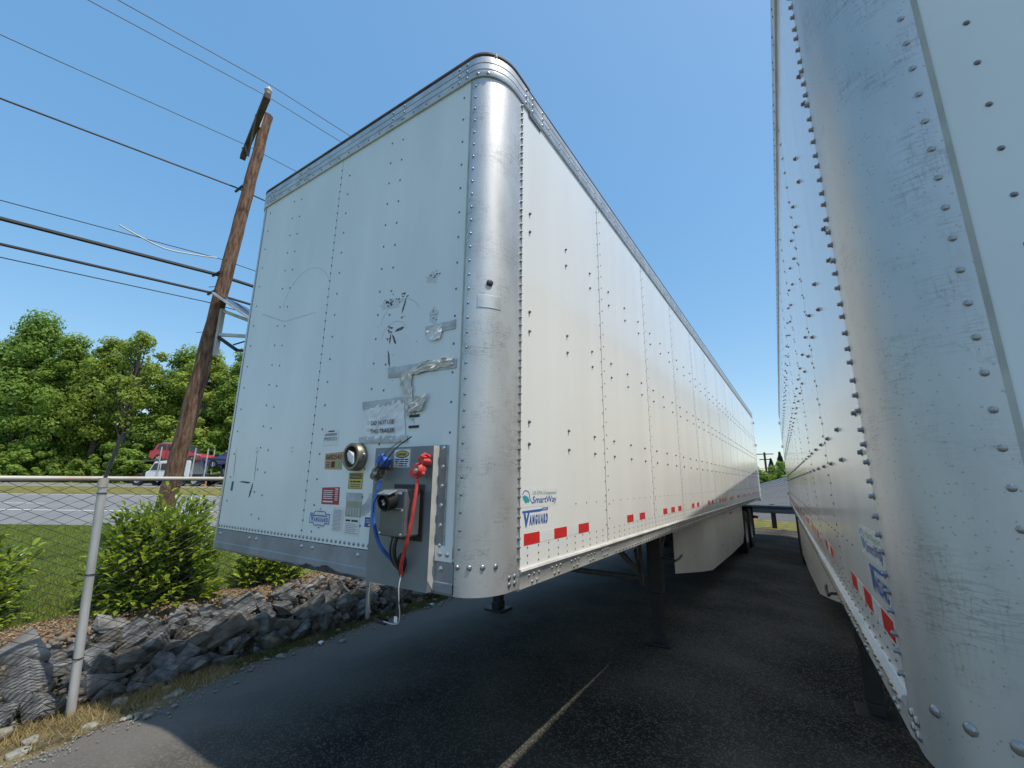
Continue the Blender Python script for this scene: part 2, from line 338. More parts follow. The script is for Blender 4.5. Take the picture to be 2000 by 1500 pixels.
# ------------------------------------------------------------------ ground
UX, UY = math.cos(yaw), -math.sin(yaw); WX, WY = math.sin(yaw), math.cos(yaw)
def uw(u, wd): return CAM[0]+u*UX+wd*WX, CAM[1]+u*UY+wd*WY
def wof(x, y): return (x-CAM[0])*WX+(y-CAM[1])*WY
def hill(x, y):
    wd = wof(x, y)
    return float(np.interp(wd, [3, 11, 23.6, 33, 43, 52, 90], [.22, .47, .70, .87, .93, 1.05, 1.3])) if x < -4.4 else .22 + max(0, -3.85-x)*.1
def lot(x):
    return float(np.interp(x, [-4, -2.9, -2.3, -1.3, 1.9, 2.5, 3.2], [-.32, -.28, -.18, 0, 0, -.075, -.096]))
def sheet(name, xs, ys, zf, m, kind='structure', parent=None):
    V = np.array([(x, y, zf(x, y)) for x in xs for y in ys]); ny = len(ys)
    I = np.array([(i*ny+j, (i+1)*ny+j, (i+1)*ny+j+1, i*ny+j+1) for i in range(len(xs)-1) for j in range(ny-1)])
    o = np_mesh(name, V, I, m, parent, kind); o.data.polygons.foreach_set('use_smooth', [True]*len(I)); return o
sheet('ground', [-2500, -200, 60, 200, 2500], [-2500, -100, 100, 2500], lambda x, y: -.75, DRY)
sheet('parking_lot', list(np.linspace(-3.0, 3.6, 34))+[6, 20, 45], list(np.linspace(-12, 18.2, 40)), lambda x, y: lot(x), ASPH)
sheet('lawn', list(-3.62-np.linspace(0, 3, 14))+list(-7-np.geomspace(1, 190, 40)), list(np.linspace(-90, -6, 12))+list(np.linspace(-5, 20, 26))+list(np.linspace(22, 120, 20)),
      lambda x, y: hill(x, y) - (.05 if x > -3.7 else 0), LAWN)
# soil bank under the stones, mulch strip, roadside verge
sheet('soil_bank', [-2.86, -3.0, -3.2, -3.4, -3.6, -3.75], list(np.linspace(-4, 9.5, 40)), lambda x, y: float(np.interp(x, [-3.7, -3.5, -3.1, -2.86], [.18, .12, -.15, -.3])) , SOIL)
def mulch_z(x, y): return (.235 if x < -3.55 else .17) + .012*math.sin(5*y+9*x)
sheet('mulch_bed', [-4.12, -4.0, -3.88, -3.76, -3.64, -3.52, -3.42], list(np.linspace(-4, 9.5, 90)),
      lambda x, y: mulch_z(x, y) - (.05 if x < -4.1 else 0) + (.0 if x < -3.5 else -.06), MULCH)
def edge(y): return float(np.interp(y, [-4, -.6, -.1, .6, 1.9, 3, 6, 9.5], [-1.5, -1.72, -1.86, -2.2, -2.45, -2.4, -2.35, -2.35])) + .07*math.sin(4.1*y)+.04*math.sin(11*y)
V = []; I = []; ysv = np.linspace(-4, 9.5, 160); NV = 10
for j, y in enumerate(ysv):
    e = edge(y)
    for i in range(NV):
        x = -2.98+(e+2.98)*i/(NV-1); V.append((x, y, lot(x)+.012+.02*math.sin(7*y+9*x)*(1-(i/(NV-1))) - (.016 if i == NV-1 else 0)))
I = [(j*NV+i, j*NV+i+1, (j+1)*NV+i+1, (j+1)*NV+i) for j in range(len(ysv)-1) for i in range(NV-1)]
VERGE = mat('verge_straw', (.105,.085,.045), .95, var=.4, scale=4, bump=.9, bscale=60, col2=(.24,.19,.10), spec=.1, fleck=((.26,.23,.18), 60, .86, .5))
verge = np_mesh('verge', np.array(V), np.array(I), VERGE, None, 'structure')
# roads across the lawn
def strip(name, m, u0, u1, w0, w1, lift, n=24):
    us = np.linspace(u0, u1, n); ws = np.linspace(w0, w1, 5); V = []
    for u in us:
        for wd in ws:
            x, y = uw(u, wd); V.append((x, y, hill(x, y)+lift))
    I = [(i*5+j, (i+1)*5+j, (i+1)*5+j+1, i*5+j+1) for i in range(n-1) for j in range(4)]
    return np_mesh(name, np.array(V), np.array(I), m, None, 'structure')
strip('road', ROADM, -90, -4, 11, 23.6, .012)
strip('grass_median', DRY, -95, -6, 23.6, 32.6, .02)
strip('far_road', ROADM, -100, 0, 32.6, 42.5, .012)
for w0, a, b in ((14.6, -90, -5), (17.2, -13.6, -10.6), (17.2, -21, -18), (17.2, -28, -25), (17.2, -35, -32), (22.8, -90, -6), (33.3, -95, -4)):
    strip('lane_marking', LINE, a, b, w0, w0+.14, .018, 12)

rk0 = random.Random(3)
def crack(x, y, a, n):
    V = []; 
    for i in range(n+1):
        wd = .004*rk0.uniform(.4,1.3)*(1-i/(n+1)); V += [(x-wd*math.sin(a), y+wd*math.cos(a), lot(x)+.0035), (x+wd*math.sin(a), y-wd*math.cos(a), lot(x)+.0035)]
        a += rk0.uniform(-.45,.45); x += .09*math.cos(a); y += .09*math.sin(a)
    return V, [(2*i,2*i+1,2*i+3,2*i+2) for i in range(n)]
LOT = bpy.data.objects['parking_lot']
TAR = mat('tar', (.012,.012,.012), .7, var=.3)
for x, y, a, n in ((1.0,1.3,.5,16),(1.7,2.2,1.9,20),(.2,.8,2.6,12),(2.0,4.5,1.2,24),(-.6,.6,.2,12),(1.5,.9,-.6,9)):
    V, Fc = crack(x, y, a, n); MB().add(V, Fc).build('crack', TAR, LOT, fix=False)
# ------------------------------------------------------------------ the trailers
HW, L, ZB, ZL, ZT, H = 1.295, 16.04, 1.16, 1.245, 3.962, 4.11
SEAMS = [1.4836+1.2369*i for i in range(12)]
CA, CB = .16, .21
COLX = 1.075                                          # corner ellipse: inset on the front, on the side
def corner(s, n=14, y1=.29):
    P = []
    for i in range(n+1):
        t = -PI/2+PI/2*i/n; nx, ny = math.cos(t)/CA, math.sin(t)/CB; k = math.hypot(nx, ny)
        P.append((s*(HW-CA+CA*math.cos(t)), CB+CB*math.sin(t), s*nx/k, ny/k))
    P.append((s*HW, y1, s, 0)); return P
def make_trailer(loc, rz, s, label, gear_front):
    """s = +1 / -1: the long side that the picture shows (right / left)"""
    T = empty('semi_trailer', loc, rz, label, 'trailer')
    MB().box((0, L/2+.12, 2.645),(2*HW-.05, L-.26, 2.89)).box((0,.12,2.645),(2*HW-.36,.19,2.89)).build('body_shell', SHELL, T)
    # front wall: two sheets, the sill under them
    for a, b in ((-HW+CA-.001, -.079), (-.075, HW-CA+.001)):
        box('front_panel', FWHITE, ((a+b)/2, .010, (1.303+ZT+.01)/2), (b-a, .02, ZT+.01-1.303), T, bevel=.0015)
    MB().sweep([(-HW+CA, 0, 0, -1), (HW-CA, 0, 0, -1)], [(-.05,ZB),(.004,ZB),(.010,ZB+.012),(.010,ZB+.050),(.006,ZB+.056),(.006,1.300),(-.03,1.300)]).build('front_sill', SILL, T)
    rr = random.Random(5); pts = [(-.25, ZB-.004)]; x = -.25
    while x < .54:
        pts.append((x, ZB+.002+(.010+.010*math.sin(x*9)+.008*math.sin(x*31+1)+.006*rr.random())*(1-abs(x-.15)/.42)**.5*1.1)); x += .014
    pts.append((.55, ZB-.004)); flat('scraped_paint', SCRAPE, T, (0,-.0103,0), (1,0,0), (0,0,1), pts, .0008)
    # corner posts and rails
    MB().sweep([(s*(HW-CA-.011),0,0,-1),(s*(HW-CA+.001),0,0,-1)], [(0,1.32),(.003,1.32),(.0035,ZT),(0,ZT)]).build('sealant', SEALANT, T)
    for q in (-1, 1):
        cp = MB().sweep(corner(q), [(.003, ZB+.001), (.003, ZT+.02)]).build('corner_post', ALU, T, smooth=True)
    prof = [(-.02,ZT),(.010,ZT),(.013,ZT+.004),(.013,ZT+.042),(.008,ZT+.045),(.008,ZT+.048),(.013,ZT+.051),(.013,ZT+.088),(.008,ZT+.091),(.008,ZT+.094),(.013,ZT+.097),(.013,ZT+.138),(.004,H),(-.03,H)]
    path = [(x,y,a,b) for x,y,a,b in corner(-1, 14, .36)[::-1]] + corner(1, 14, .36)
    MB().sweep(path, prof).build('front_top_rail', RAIL, T, smooth=True)
    MB().sweep(path, [(-.04,H-.002),(.010,H-.002),(.016,H+.006),(.014,H+.020),(-.04,H+.026)]).build('roof_seal', SEAL, T, smooth=True)
    box('roof', WHITE, (0, L/2, H+.008), (2*HW-.06, L-.1, .02), T)
    for q in (-1, 1):
        MB().sweep([(q*HW,.363,q,0),(q*HW,L,q,0)], prof).build('side_top_rail', RAIL, T, smooth=True)
        MB().sweep([(q*HW,.36,q,0),(q*HW,L,q,0)], [(-.04,H-.002),(.006,H-.002),(.012,H+.004),(.010,H+.014),(-.04,H+.020)]).build('roof_seal', SEAL, T, smooth=True)
        MB().sweep([(q*HW,.292,q,0),(q*HW,L-.05,q,0)], [(-.05,ZB-.012),(-.002,ZB-.012),(.006,ZB-.004),(.006,ZB+.062),(.012,ZB+.070),(.017,ZB+.077),(.012,ZB+.086),(.000,ZB+.088),(-.05,ZB+.088)], True).build('bottom_rail', SIDERAIL, T, smooth=True)
        # splice plate behind the front corner of the top rail
        MB().sweep([(q*HW,.366,q,0),(q*HW,.52,q,0)], [(.0,ZT-.028),(.010,ZT-.028),(.010,ZT-.002),(.0,ZT-.002)]).build('rail_splice', RIVD, T)
    box('side_wall', WHITE, (-s*(HW-.005), L/2+.15, (ZL+ZT)/2), (.01, L-.32, ZT-ZL+.02), T)
    E = [.298]+SEAMS+[L-.06]
    for a, b in zip(E[:-1], E[1:]):
        box('side_panel', WHITE, (s*(HW-.006), (a+b)/2, (ZL+ZT+.01)/2), (.012, b-a-.009, ZT+.012-ZL), T)
    # rivets
    nS = (s, 0, 0); xS = s*HW; R = []
    for y in SEAMS:
        for k in range(26):
            z = 1.37+.1005*k; R.append((xS, y-.016, z)); R.append((xS, y+.048, z+.04))
    scatter('seam_rivets', dome_mesh(.0056, .0045, 6), R, nS, RIVD, T)
    R = []
    for i, (a, b) in enumerate(zip(E[:-1], E[1:])):
        ys = [.385, .872, 1.29] if i == 0 else [a+.2+.412*j for j in range(3)]
        for y in ys:
            for z in (3.243, 3.121, 2.611, 2.494, 1.979, 1.860): R.append((xS, y, z))
    near = [r for r in R if r[1] < 5.3]
    pm = peg_mesh(.0068, .012).mesh('rivet', True); singles('rivet', pm, near, nS, RIVD, T)
    scatter('panel_rivets', peg_mesh(.0085, .013, 6), [r for r in R if r[1] >= 5.3], nS, RIVD, T)
    R = [(xS, .374+.113*k, z) for k in range(138) for z in (1.268, 1.303, 1.341)] + [(xS, .30+.165*k, 1.533) for k in range(95) if .165*k > .5 or k < 1]
    scatter('foot_rivets', dome_mesh(.0045, .004, 6), R, nS, RIVD, T)
    R = []; xr = s*(HW+.006)
    for k in range(5):
        y = .38+.245*k; R += [(xr,y,ZB+.048),(xr,y+.05,ZB+.05),(xr,y+.1,ZB+.05),(xr,y+.03,ZB+.014),(xr,y+.08,ZB+.016)]
    singles('bolt', dome_mesh(.0075, .008).mesh('bolt', True), R, nS, RIVM, T)
    R = [(xr, 1.62+.075*k, ZB+.012) for k in range(130)]+[(xr, 3.3+.11*k, ZB+.045) for k in range(90)]
    scatter('rail_bolts', dome_mesh(.007, .009, 6), R, nS, RIVD, T)
    # corner post edges: pegs on the side seam, domes on the front seam
    n = 56; R = [(s*(HW+.003), .281, 1.30+.0478*k+.004*math.sin(k*2.3)) for k in range(n)]
    singles('seam_peg', peg_mesh(.0062, .013).mesh('seam_peg', True), R, nS, RIVM, T)
    R = [(s*(HW-CA+.024), -.001, 1.285+.0795*k) for k in range(34)]
    singles('post_rivet', dome_mesh(.0070, .005).mesh('post_rivet', True), R, (0,-1,0), RIVM, T)
    cps = corner(s, 14); R = []
    for i in (1, 4, 7, 10): x, y, nx, ny = cps[i]; R.append(((x+nx*.003, y+ny*.003, 1.285), (nx, ny, 0)))
    x, y, nx, ny = cps[-1]
    for yy, zz in ((.25,1.225),(.205,1.225),(.25,1.195),(.205,1.195)): R.append(((s*(HW+.003), yy, zz), (s,0,0)))
    bm_ = dome_mesh(.0108, .008).mesh('post_bolt', True)
    for p, nn in R: singles('post_bolt', bm_, [p], nn, RIVM, T)
    for i in (2, 5):
        x, y, nx, ny = cps[i]; singles('post_bolt', bm_, [(x+nx*.013, y+ny*.013, ZT+.018)], (nx,ny,0), RIV, T)
    R = []
    for x in (-1.06, -1.02, -.63, -.52, .46, .57, 1.04, 1.10):
        R += [(x*s if s < 0 else x, -.013, ZT+z) for z in (.023, .069, .118)]
    singles('rail_bolt', dome_mesh(.0085, .007).mesh('rail_bolt', True), R, (0,-1,0), RIVM, T)
    R = [(s*(HW+.013), y, ZT+z) for y in (.32, .40, .53) for z in (.023, .069, .118)]
    singles('rail_bolt', dome_mesh(.0085, .007).mesh('rail_bolt', True), R, nS, RIVM, T)
    scatter('top_rail_rivets', dome_mesh(.006,.005,6), [(s*(HW+.013), .62+.16*k, ZT+z) for k in range(95) for z in (.07,.022)], nS, RIVD, T)
    scatter('top_rail_rivets', dome_mesh(.006,.005,6), [(-1.1+.11*k, -.013, ZT+.022) for k in range(21)], (0,-1,0), RIVD, T)
    R = []
    for x, dz, z0 in ((-1.06,.17,1.5),(-.69,.152,1.42),(-.585,.152,1.40),(.022,.152,1.36),(.46,.152,1.42),(.565,.152,1.40),(COLX,.152 if gear_front else .119,1.44)):
        z = z0
        while z < 3.92:
            if not (gear_front and .55 < x < 1.08 and z < 1.85): R.append((s*x, -.0005, z))
            z += dz
    for k in range(44): R.append((s*-.0775, -.0005, 1.36+.0585*k))
    scatter('front_rivets', dome_mesh(.0055, .0042, 8), R, (0,-1,0), RIVD, T)
    R = [(-1.12+.0395*k, -.0005, 1.3235) for k in range(43 if gear_front else 58)]
    singles('sill_rivet', dome_mesh(.0078, .0065).mesh('sill_rivet', True), R, (0,-1,0), RIVM, T)
    R = [(x, -.006, 1.272) for x in (-1.07,-.66,-.57,-.05,.06,.47)]
    singles('sill_bolt', dome_mesh(.0105, .008).mesh('sill_bolt', True), R, (0,-1,0), RIV, T)
    # reflective tape
    for i, (a, b) in enumerate(zip(E[:-1], E[1:])):
        t0 = .339 if i == 0 else [.435, .315, .49][(i-1)%3]+a
        nn_ = 3 if i == 0 else [2, 3, 2][(i-1)%3]
        for k in range(nn_):
            y = t0+.327*k; box('red_tape', RED, (s*(HW+.0006), y+.08, 1.379), (.0012, .16, .056), T)
            if k < nn_-1: box('white_tape', TAPES, (s*(HW+.0004), y+.2435, 1.379), (.0008, .165, .055), T)
    # side decals
    ud = (0, s, 0); up = (0,0,1); x0 = s*HW
    def Y(a, wdt): return a if s > 0 else a+wdt
    def side_flat(nm, m, poly, d=.0012, par=T):
        # poly in reading coordinates from the decal's left edge; r0 = decal start, rw = decal width
        return flat(nm, m, par, (x0, Y(r0, rw), 0), ud, up, poly, d)
    r0, rw = .309, .40
    dec = side_flat('environment_decal', TAPES, rect(0,1.535,rw,1.63), .0006)
    side_flat('leaf_emblem', TEAL, [(.012,1.588),(.03,1.597),(.06,1.59),(.085,1.57),(.078,1.558),(.055,1.56),(.05,1.552),(.035,1.564),(.025,1.572)], .0013, dec)
    side_flat('leaf_outline', BLUE, [(.01,1.60),(.03,1.618),(.05,1.622),(.07,1.616),(.085,1.602),(.088,1.585),(.083,1.586),(.08,1.6),(.067,1.612),(.05,1.617),(.032,1.613),(.016,1.598)], .0013, dec)
    side_flat('leaf_stem', BLUE, [(.075,1.587),(.08,1.588),(.115,1.553),(.112,1.549)], .0014, dec)
    def Q(a, z): return (x0+s*.0014, (r0+a) if s > 0 else (r0+rw-a), z)
    text('US EPA Designated', GREENT, dec, Q(.115,1.592), ud, up, .27, .024, .0, .2)
    text('SmartWay', BLUE, dec, Q(.115,1.543), ud, up, .27, .046, .006, .0)
    r0, rw = .335, .252
    text('V', BLUE, T, Q(.0,1.438), ud, up, .058, .072, .05, .08)
    text('A N G U A R D', BLUE, T, Q(.056,1.445), ud, up, .198, .052, .045, .08)
    lg = side_flat('logo_bar', BLUE, [(-.012,1.509),(.17,1.509),(.185,1.513),(.255,1.513),(.26,1.528),(.2,1.528),(.185,1.522),(-.012,1.518)], .0012)
    text('CIMC', TAPEW, lg, Q(.195,1.5155), ud, up, .05, .009, .02)
    # floor, cross members, coupler plate
    box('floor_underside', BLACK, (0, L/2, 1.19), (2*HW-.12, L-.2, .05), T)
    box('coupler_plate', BLACK, (0, .85, 1.150), (1.3, 1.4, .012), T)
    cm = MB().box((0,0,0),(2.1,.05,.012)).box((0,0,-.09),(2.1,.05,.012)).box((0,0,-.045),(2.1,.006,.078)).mesh('crossmember')
    for k in range(25):
        o = link('crossmember', cm, BLACK, T); o.location = (0, 1.8+.56*k, 1.158)
    for q in (-1, 1):
        o = MB().box((q*.52, 12, 1.0),(.09, 6.5, .16)).build('slider_rail', BLACK, T)
    # landing gear
    LG = MB().tube([(-1.0,3.52,.62),(1.0,3.52,.62)], .03, 8).build('landing_gear', GREYST, T)
    for q in (-1, 1):
        MB().box((q*1.05,3.52,.81),(.15,.13,.62)).box((q*1.05,3.52,.34),(.115,.10,.5)).build('leg', BLACK, LG, bevel=.008)
        MB().box((q*1.05,3.52,.012),(.27,.27,.024)).box((q*1.05,3.52,.06),(.10,.16,.08)).build('foot', BLACK, LG, bevel=.006)
        MB().prism([(3.38,1.10),(3.30,1.10),(3.44,.56),(3.47,.56)], 0, q*.93-.012, q*.93+.012).bar((q*.90,3.30,.95),(q*.90,3.46,.60),.02,.06).build('gusset', GREYST, LG)
        MB().bar((q*.98,3.52,.58),(q*.45,3.52,1.06),.05,.05).build('brace', GREYST, LG)
        MB().bar((q*1.0,3.56,.60),(q*.9,4.6,1.08),.05,.05).build('brace', GREYST, LG)
    MB().tube([(s*1.12,3.52,.86),(s*1.24,3.52,.86),(s*1.26,3.52,.84),(s*1.26,3.74,.84),(s*1.25,3.9,.85)], .012, 8).build('crank', BLACK, LG, smooth=True)
    # side skirt
    q = s
    sk = MB(); prf = [(5.2,.86,1.13,.40),(5.45,.98,1.13,.385),(5.75,1.12,1.14,.37),(6.05,1.215,1.145,.36),(8,1.255,1.146,.355),(9.9,1.262,1.146,.35),(10.28,1.262,1.146,.55)]
    V = []
    for y, xx, zt, zb in prf: V += [(q*xx,y,zt),(q*xx,y,zb),(q*(xx-.008),y,zb),(q*(xx-.008),y,zt)]
    sk.add(V, [(4*i+j,4*i+4+j,4*i+4+(j+1)%4,4*i+(j+1)%4) for i in range(len(prf)-1) for j in range(4)]+[(0,1,2,3),(27,26,25,24)])
    sk = sk.build('side_skirt', SKIRT, T, smooth=True)
    for y, xx in ((5.6,1.06),(7.0,1.236),(8.4,1.257)):
        for k in (0,.07): singles('skirt_bolt', dome_mesh(.008,.006).mesh('skirt_bolt'), [(q*xx+q*.003, y+k, .62)], nS, RIVD, sk)
    box('side_marker', AMBER, (s*(HW-.02), 8.25, 1.095), (.03,.12,.045), T, bevel=.008)
    flat('dot_decal', INKG, T, (s*1.2635, 9.95 if s > 0 else 10.13, 0), ud, up, rect(0,1.04,.18,1.11), .0008)
    # running gear
    tyre = MB().lathe([(.27,-.12),(.40,-.13),(.475,-.125),(.50,-.105),(.505,0),(.50,.105),(.475,.125),(.40,.13),(.27,.12)], (0,0,0), (1,0,0), 32).mesh('wheel', True)
    rimm = MB().lathe([(.275,.118),(.285,.10),(.26,.08),(.25,.02),(.17,.0),(.15,.045),(.10,.06),(.09,.085),(.001,.085)], (0,0,0), (1,0,0), 24).mesh('rim', True)
    for yy in (10.98, 12.24):
        for qq in (-1, 1):
            for xx in (1.13, .80):
                o = link('wheel', tyre, RUBBER, T); o.location = (qq*xx, yy, .505)
                r = link('rim', rimm, RIM, o)
                if qq < 0: r.rotation_euler = (0,0,PI)
        MB().tube([(-.9,yy,.505),(.9,yy,.505)], .065, 10).build('axle', BLACK, T)
        for qq in (-1,1): MB().bar((qq*.52,yy-.5,.85),(qq*.52,yy+.05,.55),.09,.1).build('suspension_arm', BLACK, T)
    for qq in (-1, 1): box('mud_flap', RUBBER, (qq*.95, 13.1, .62), (.6,.012,.78), T)
    # rear frame, doors and bumper
    for qq in (-1,1):
        box('rear_post', TRUCKW, (qq*(HW-.03), L+.015, (1.1+H)/2), (.07,.13,H-1.1), T, bevel=.006)
        box('rear_door', WHITE, (qq*.615, L+.02, 2.64), (1.2,.05,2.66), T)
        MB().tube([(qq*.35,L+.06,1.2),(qq*.35,L+.06,3.95)], .017, 8).build('lock_rod', RIM, T)
        MB().bar((qq*.55,L-.02,1.1),(qq*.55,L+.02,.56),.09,.05).build('bumper_upright', BLACK, T)
        for zz in (1.45,2.2,3.0,3.8): box('door_hinge', RIM, (qq*(HW-.0), L+.075, zz), (.09,.03,.09), T)
    box('rear_sill', TRUCKW, (0, L+.02, 1.17), (2*HW-.02,.14,.16), T, bevel=.006)
    box('rear_header', TRUCKW, (0, L+.02, 4.03), (2*HW-.14,.12,.14), T)
    box('bumper_bar', RED, (0, L+.02, .54), (2.3,.1,.1), T, bevel=.01)
    return T

MAIN = make_trailer((0,0,0), 0, 1, 'white box trailer standing alone in the middle, do-not-use notice taped on its front', True)
yw = math.radians(1.875)
CA, COLX = .20, 1.01
SIDE = make_trailer((2.665+HW*math.cos(yw), -.313+HW*math.sin(yw), -.096), yw, -1, 'white box trailer cut off by the right edge, its round metal corner close up', False)

CA, COLX = .16, 1.075
# ------------------------------------------------------------------ fittings on the front of the main trailer
FXv, FZv = (1,0,0), (0,0,1)
def ff(name, m, poly, d=.0015, par=MAIN, y=0.): return flat(name, m, par, (0,y,0), FXv, FZv, poly, d)
def ft(body, m, par, x, z, wd, ht, bold=0., y=-.002, shear=0): return text(body, m, par, (x,y,z), FXv, FZv, wd, ht, bold, shear)
SP = MB().prism([(.60,-.05),(1.02,-.05),(1.02,-.004),(1.016,-.004),(1.016,-.046),(.604,-.046),(.604,-.004),(.60,-.004)], 2, 1.168, 1.83).build('service_plate', STEEL, MAIN)
MB().add([(1.0215,-.0505,1.83),(1.0215,-.004,1.83),(1.0215,-.004,1.165),(1.0215,-.0505,1.22)], [(0,1,2,3)]).build('sunlit_return', FLANGE_SUN, SP)  # paler sheet over the plate's right-facing return, sunlight painted into it
MB().box((1.047,-.008,1.585),(.05,.006,.50)).build('mounting_strip', STEEL, SP)
singles('bolt', dome_mesh(.009,.007).mesh('bolt',True), [(1.05,-.011,1.37+.09*k) for k in range(6)], (0,-1,0), RIV, SP)
ff('corner_tab', FWHITE, rect(1.024,1.303,1.128,1.37), .012)
singles('bolt', dome_mesh(.011,.008).mesh('bolt',True), [(1.055,-.0125,1.335),(1.10,-.0125,1.335),(1.06,-.008,1.27)], (0,-1,0), RIV, SP)
dz = ff('danger_decal', TAPEW, rect(.745,1.726,.865,1.82), .0012, SP, -.05)
ff('warning_oval', INK, [(.805+.05*math.cos(t*PI/12), 1.793+.019*math.sin(t*PI/12)) for t in range(24)], .0018, dz, -.05)
ff('warning_oval', YEL, [(.805+.045*math.cos(t*PI/12), 1.793+.014*math.sin(t*PI/12)) for t in range(24)], .0022, dz, -.05)
ft('DANGER', INK, dz, .772, 1.786, .066, .014, .02, -.053)
for k in range(4):
    for a_, b_ in ((.757+.008*(k>1), .790-.006*k), (.795-.004*k, .822), (.827, .853-.008*(k>1))): ff('print_line', INK, rect(a_,1.764-.0105*k,b_,1.7695-.0105*k), .0016, dz, -.05)
for b in (rect(.747,1.728,.863,1.7295), rect(.747,1.817,.863,1.8185), rect(.747,1.728,.7485,1.8185), rect(.8615,1.728,.863,1.8185)): ff('border', INK, b, .0016, dz, -.05)
# junction box with its socket
BOXG = mat('box_grey', (.12,.125,.13), .35, .3, var=.15)
NB = MB().box((.872,-.10,1.515),(.165,.10,.215)).build('junction_box', BOXG, MAIN, bevel=.01)
MB().box((.872,-.0525,1.515),(.21,.005,.26)).build('back_plate', BLACK, NB, bevel=.003)
MB().box((.872,-.1525,1.475),(.158,.006,.125)).build('cover_plate', BOXG, NB, bevel=.003)
singles('bolt', dome_mesh(.006,.005).mesh('bolt',True), [(.872+i*.07,-.1555,1.475+j*.053) for i in (-1,1) for j in (-1,1)], (0,-1,0), RIV, NB)
MB().lathe([(.001,.0),(.040,.0),(.043,.03),(.043,.06),(.035,.062),(.033,.03),(.001,.028)], (.868,-.145,1.578), (0,-1,-.25), 18).build('socket', BLACK, NB, smooth=True)
MB().box((.872,-.19,1.608),(.085,.055,.008),(.35,0,0)).build('socket_lid', STEEL, NB, bevel=.004)
MB().tube([(.868,-.21,1.575),(.87,-.20,1.56),(.873,-.205,1.55)], .007, 6).build('latch', RIV, NB)
ff('top_label', PAPER, rect(.87,1.6,.93,1.612), .0012, NB, -.151)
# couplings and hoses
def coupling(nm, m, x, z, flip):
    g = MB().lathe([(.001,0),(.026,0),(.032,.012),(.032,.03),(.022,.045),(.001,.045)], (x,-.085,z), (0,-1,.1), 16).build(nm, m, MAIN, smooth=True)
    MB().prism([(x-.055*flip,z-.01),(x-.02*flip,z+.03),(x+.02*flip,z+.025),(x+.035*flip,z-.02),(x-.01*flip,z-.04),(x-.05*flip,z-.03)], 1, -.115, -.095).build('lug', m, g, bevel=.004)
    MB().box((x+.012*flip,-.085,z+.045),(.05,.05,.03),(0,.5*flip,0)).build('shut_off_body', m, g, bevel=.008)
    MB().tube([(x+.02*flip,-.06,z+.065),(x+.03*flip,-.10,z+.075),(x+.028*flip,-.125,z+.06)], .008, 6).build('handle', m, g, smooth=True)
    MB().tube([(x+.01,-.05,z+.03),(x+.01,-.09,z+.035)], .018, 10).build('fitting', BRASS, g)
    singles('bolt', dome_mesh(.009,.006).mesh('bolt',True), [(x+.008*flip,-.132,z-.002)], (0,-1,0), RIV, g)
    return g
gb = coupling('coupling', BRASS, .70, 1.70, 1); gb['label'] = 'worn dark air coupling with blue shut-off on the left'
MB().box((.735,-.105,1.757),(.055,.05,.04),(0,.4,.2)).tube([(.72,-.09,1.79),(.745,-.13,1.785),(.765,-.12,1.75)], .010, 6).build('shut_off', GBLUE, gb, bevel=.006)
gr = coupling('coupling', GRED, .985, 1.712, 1); gr['label'] = 'bright red air coupling on the right'
def cable(nm, pts, r, m, par=MAIN, n=8):
    P = [Vector(p) for p in pts]; out = []
    for i in range(len(P)-1):
        p0, p1, p2, p3 = P[max(i-1,0)], P[i], P[i+1], P[min(i+2,len(P)-1)]
        for k in range(6):
            t = k/6; out.append(.5*((2*p1)+(p2-p0)*t+(2*p0-5*p1+4*p2-p3)*t*t+(3*p1-p0-3*p2+p3)*t**3))
    out.append(P[-1]); return MB().tube(out, r, n).build(nm, m, par, smooth=True)
cable('air_hose', [(.715,-.10,1.66),(.705,-.115,1.58),(.705,-.12,1.50),(.72,-.115,1.43),(.755,-.11,1.36),(.80,-.08,1.30),(.84,-.06,1.26)], .0085, GBLUE)
cable('air_hose', [(.985,-.11,1.67),(.985,-.12,1.59),(.972,-.12,1.50),(.955,-.12,1.42),(.93,-.11,1.35),(.89,-.09,1.28),(.865,-.06,1.235)], .0085, GRED)
for k in range(3): cable('wiring_loom', [(.86+.012*k,-.12,1.41),(.85+.014*k,-.125,1.35),(.845+.012*k,-.10,1.29),(.85+.01*k,-.06,1.25)], .007, [CABLE,BRASS,CABLE][k])
ff('cable_hole', BLACK, [(.852+.034*math.cos(t*PI/8)*(1-.3*(math.sin(t*PI/8)<0)), 1.275+(.05 if math.sin(t*PI/8)>0 else .062)*math.sin(t*PI/8)) for t in range(16)], .0012, SP, -.05)
cable('black_wire', [(.80,-.06,1.86),(.79,-.14,1.80),(.76,-.17,1.72),(.74,-.16,1.70)], .0025, CABLE)
cable('black_wire', [(.98,-.16,1.865),(.90,-.17,1.82),(.82,-.17,1.75),(.75,-.15,1.70)], .0028, CABLE)
cable('black_wire', [(.79,-.18,1.66),(.80,-.2,1.63),(.835,-.21,1.60),(.80,-.2,1.56),(.765,-.17,1.525),(.73,-.14,1.51)], .0025, CABLE)
cable('hanging_cable', [(.865,-.06,1.24),(.868,-.075,1.18),(.868,-.07,1.12),(.855,-.055,1.10),(.858,-.05,1.06),(.85,-.045,1.02),(.82,-.04,1.005),(.77,-.03,.998),(.72,-.02,.995)], .0028, WIREW)
cable('hanging_cable', [(.62,-.03,1.20),(.61,-.03,1.12),(.60,-.02,1.06),(.60,0,1.01)], .0018, WIREW)
box('cable_tag', BLACK, (.838,-.045,1.06), (.022,.010,.085), MAIN, bevel=.004); box('cable_label', PAPER, (.836,-.052,1.03), (.02,.003,.026), MAIN)
box('cable_clip', BLACK, (.840,-.05,1.115), (.028,.014,.024), MAIN, bevel=.004, rot=(0,.5,0)); box('cable_plug', BLACK, (.695,-.01,.99), (.06,.035,.022), MAIN, bevel=.006, rot=(0,.2,.4))
